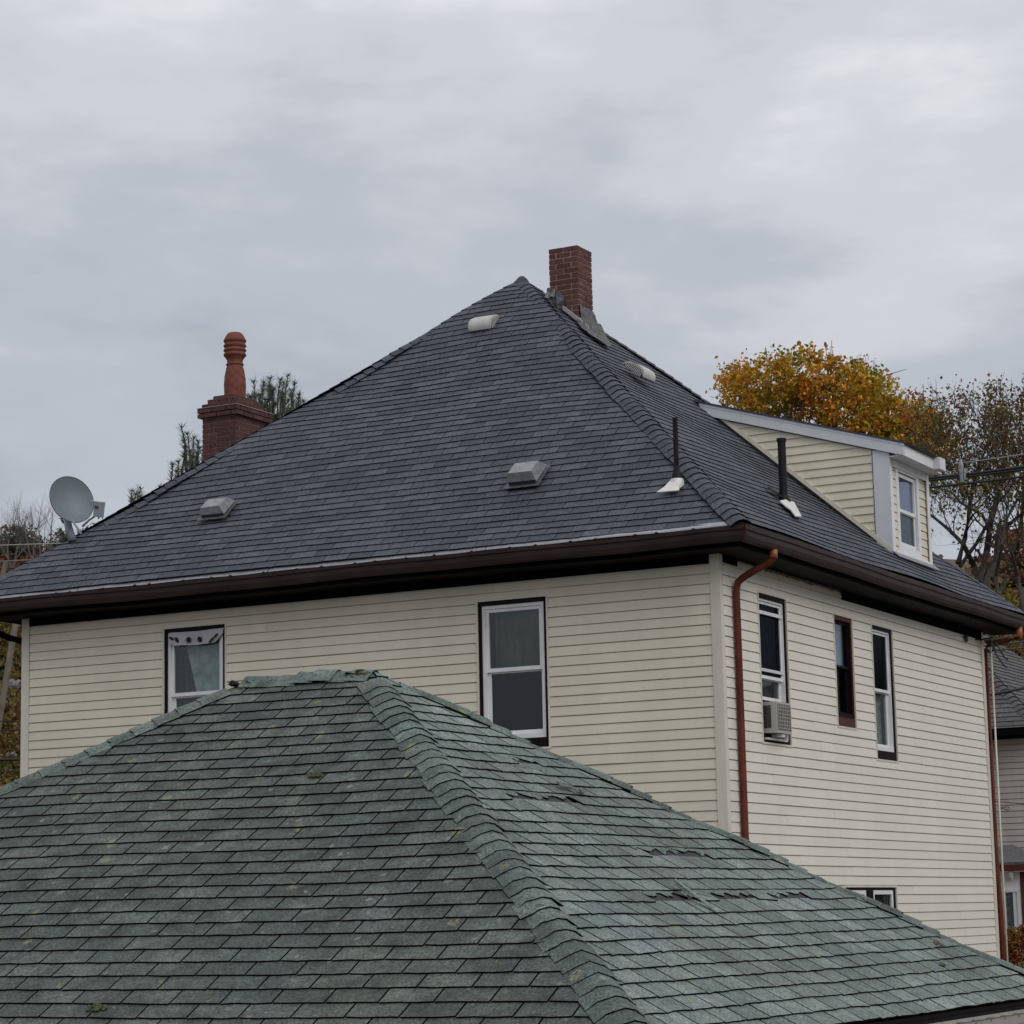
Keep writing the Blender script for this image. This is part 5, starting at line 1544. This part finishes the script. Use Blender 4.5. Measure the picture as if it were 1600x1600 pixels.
# orange shrub by the neighbour's porch
def shrub(px, py, D, regs, mat, label, seed):
    rr = random.Random(seed); root = at(px, py, D); root.z = 0
    t = empty('shrub', root, 0, label=label, cat='shrub'); lf = MB(); st = MB()
    for (x, y, rp, n) in regs:
        c = at(x, y, D)-root; r = rp/F_PX*D
        st.tube([Vector((0, 0, 0)), c], [.02, .008], 4, caps=False)
        for i in range(n):
            v = Vector((rr.gauss(0, 1), rr.gauss(0, 1), rr.gauss(0, 1))).normalized()*r*rr.random()**.5
            leafquad(lf, c+v, rr.uniform(.018, .035), rr)
    st.build('stem', MAT['bark'], t); lf.build('foliage', mat, t)
MAT['shrub_o'] = leaf_mat('orange_shrub_leaves', [(.07, .09, .02), (.28, .20, .02), (.38, .16, .02), (.30, .05, .03), (.18, .03, .02)], .5, 3.5)
shrub(1590, 1490, 34.5, [(1578, 1475, 18, 420), (1595, 1465, 18, 420), (1590, 1495, 20, 500), (1575, 1500, 14, 260), (1612, 1480, 20, 300), (1580, 1455, 8, 60), (1600, 1450, 8, 60)], MAT['shrub_o'], "orange and green shrub before the neighbour's white porch", 2)

# ------------------------------------------------------------------ poles, fence, cables
def cable(p0, p1, sag, r, mat, label, cat='cable', group=None, name='utility_cable', n=24, pts=None):
    if pts is None:
        pts = []
        for i in range(n+1):
            t = i/n; q = p0.lerp(p1, t); q.z -= sag*4*t*(1-t); pts.append(q)
    o = pts[0].copy(); mb = MB(); mb.tube([p-o for p in pts], r, 6)
    return link(name, mb.mesh(name, mat, True), None, Matrix.Translation(o), label=label, cat=cat, group=group)
# pole hidden behind the house carrying the street cables
_a, _b = at(1449.5, 747.5, 35.0), at(1600, 729.5, 33.5); pb = _a-(_b-_a)*1.15; POLEH = pb.z+.2; pb.z = 0
up_ = empty('utility_pole', pb, 0, label='timber utility pole standing behind the cream house', cat='utility pole')
mb = MB(); mb.tube([Vector((0, 0, 0)), Vector((0, 0, POLEH))], [.14, .10], 12); mb.build('pole', MAT['wood_pole'], up_)
def from_pole(z): return pb+Vector((0, 0, z))
def ext(p0px, p1px, D0, D1, k=1.8):
    a = at(*p0px, D0); b = at(*p1px, D1); return a-(b-a)*0, b+(b-a)*k
for (a, b, r, mt, lb) in (((1449.5, 747.5), (1600, 729.5), .019, 'cable', 'upper strand of the thick black cable pair right of the dormer'),
                      ((1449.5, 750.8), (1600, 733.5), .019, 'cable', 'lower strand of the thick black cable pair right of the dormer'),
                      ((1449.5, 762), (1600, 744.7), .017, 'cable', 'single black cable just under the cable pair at the dormer'),
                      ((1449.5, 729.5), (1600, 709.8), .009, 'cable_pale', 'thin pale messenger wire above the black cables')):
    A0, B0 = at(*a, 35.0), at(*b, 33.5)
    dirv = (B0-A0); A1 = A0-dirv*1.15; A1.z -= .15; B1 = B0+dirv*9
    pts = [A1, A0-dirv*.5+Vector((0, 0, -.03)), A0, A0.lerp(B0, .5)+Vector((0, 0, -.008)), B0, B1+Vector((0, 0, 1.2))]
    cable(None, None, 0, r, MAT[mt], lb, group='street cables right of the dormer', pts=pts)
sp_ = empty('cable_splice', at(1502, 735, 34.4), 0, label='grey cable splice case clipped on the wires right of the dormer', cat='cable splice')
mb = MB(); mb.tube([Vector((-.0, 0, .16)), Vector((0, 0, .08)), Vector((0, 0, -.17))], [.015, .034, .026], 8); mb.build('case', MAT['galv'], sp_)
mb = MB(); mb.box((.03, -.03, -.14), (.085, .03, .02)); mb.build('clamp', MAT['galv'], sp_)
# service drops to the far right corner
for (a, b, r, d0, lb) in (((1541, 1009.5), (1600, 1002.4), .014, 31.7, 'upper service cable reaching the far right house corner'),
                       ((1540, 1018), (1600, 1012), .013, 31.7, 'lower service cable reaching the far right house corner')):
    A0, B0 = at(*a, d0), at(*b, d0+1.0); cable(A0, B0+(B0-A0)*4, 0, r, MAT['cable'], lb)
A0, B0 = at(1500, 1095, 33.5), at(1600, 1075, 34); cable(A0, B0+(B0-A0)*3, 0, .024, MAT['cable'], 'thick black cable crossing in front of the neighbour roof')
A0, B0 = at(1480, 927, 40), at(1600, 918, 40); cable(A0, B0+(B0-A0)*3, 0, .009, MAT['bark'], 'thin brown cable crossing the tree trunks at the right edge')
A0 = at(1300, 1290, 36.5); 
pts = [at(1500, 1252, 36.4), at(1556, 1252, 36.3), at(1565, 1253, 36.3), at(1600, 1256, 36.3), at(1700, 1262, 36.3)]
cable(None, None, 0, .007, MAT['cable'], 'thin cable running across the neighbour siding', pts=pts)
pts = [at(*q, 36.25) for q in ((1559, 1252), (1561, 1259), (1568, 1264), (1576, 1266), (1578, 1263), (1574, 1260.5), (1566, 1262), (1560, 1268), (1559, 1272))]
cable(None, None, 0, .006, MAT['cable'], 'small loop of slack cable against the neighbour siding', pts=pts)
# drip loops
for i, (q, lb) in enumerate(((((1538, 1002), (1548, 1001), (1553, 1010), (1556, 1022), (1563, 1032), (1569, 1040), (1573, 1043)), 'longest of the black drip loops at the far house corner'),
          (((1545, 1000), (1557, 1005), (1564, 1018), (1570, 1028), (1575, 1030)), 'black drip loop ending right of the longest one'),
          (((1540, 1004), (1550, 1006), (1552, 1014), (1547, 1022), (1543, 1014)), 'tight black cable curl against the far downspout'),
          (((1515, 996), (1524, 999), (1533, 1000), (1540, 998), (1552, 996)), 'black cable running under the soffit to the far corner'))):
    cable(None, None, 0, .011, MAT['cable'], lb, cat='cable', name='drip_loop', pts=[at(x, y, 31.35) for x, y in q])
mb = MB(); ins_ = at(1509, 997, 30.9); mb.tube([Vector((0, 0, .05)), Vector((0, 0, .02)), Vector((.01, 0, -.05))], [.012, .028, .018], 8)
link('wall_insulator', mb.mesh('wall_insulator', MAT['cable']), None, Matrix.Translation(ins_), label='small dark cable insulator screwed near the top of the side wall', cat='insulator')
mb = MB(); bb = at(1558, 1000.5, 31.9)
mb.box((-.16, -.05, -.035), (.17, .05, .03)); link('junction_box', mb.mesh('junction_box', MAT['vent_white']), None, Matrix.Translation(bb), label='white junction trim box under the far right eave', cat='junction box')

# left side: leaning pole, hilltop fence, cables
p0, p1 = at(-14, 1200, 52), at(31, 935, 52)
z_ = hill_z(p0.x, p0.y); dr = (p1-p0); base_ = p0-dr*((p0.z-z_)/dr.z)
lp = empty('utility_pole', base_, 0, label='leaning grey timber pole between the hillside and the left house corner', cat='utility pole')
mb = MB(); mb.tube([Vector((0, 0, 0)), p1-base_], [.085, .065], 10); mb.build('pole', MAT['wood_pole'], lp)
fp = empty('wooden_fence', at(6, 903, 60), 0, label='timber post and two rails on the hilltop at the left edge', cat='fence')
o = at(6, 903, 60)
mb = MB(); mb.tube([at(0, 915, 60)-o, at(9.5, 876, 60)-o], [.065, .055], 8); mb.build('post', MAT['wood_pole'], fp)
mb = MB(); mb.tube([at(-40, 879, 60.1)-o, at(60, 874.5, 60.3)-o], .022, 6); mb.build('rail', MAT['wood_pole'], fp)
mb = MB(); mb.tube([at(-40, 891, 60.1)-o, at(60, 886, 60.3)-o], .022, 6); mb.build('rail', MAT['casing_red'], fp)
for (a, b, r, mt, lb) in (((-30, 853, ), (110, 848.5), .011, 'cable_pale', 'pale wire crossing just left of the satellite dish'),
                      ((-20, 1127), (60, 1127), .010, 'cable', 'thin black cable uppermost left of the house corner'),
                      ((-20, 1142), (60, 1140), .014, 'cable', 'black cable second from the top left of the house corner'),
                      ((-20, 1187.5), (60, 1186), .026, 'cable', 'thick black cable low left of the house corner'),
                      ((-20, 1206.5), (60, 1205), .013, 'cable', 'lowest thin black cable left of the house corner')):
    A0, B0 = at(*a, 42), at(*b, 42); dv = B0-A0
    cable(A0-dv*2, B0+dv*.4, 0, r, MAT[mt], lb)
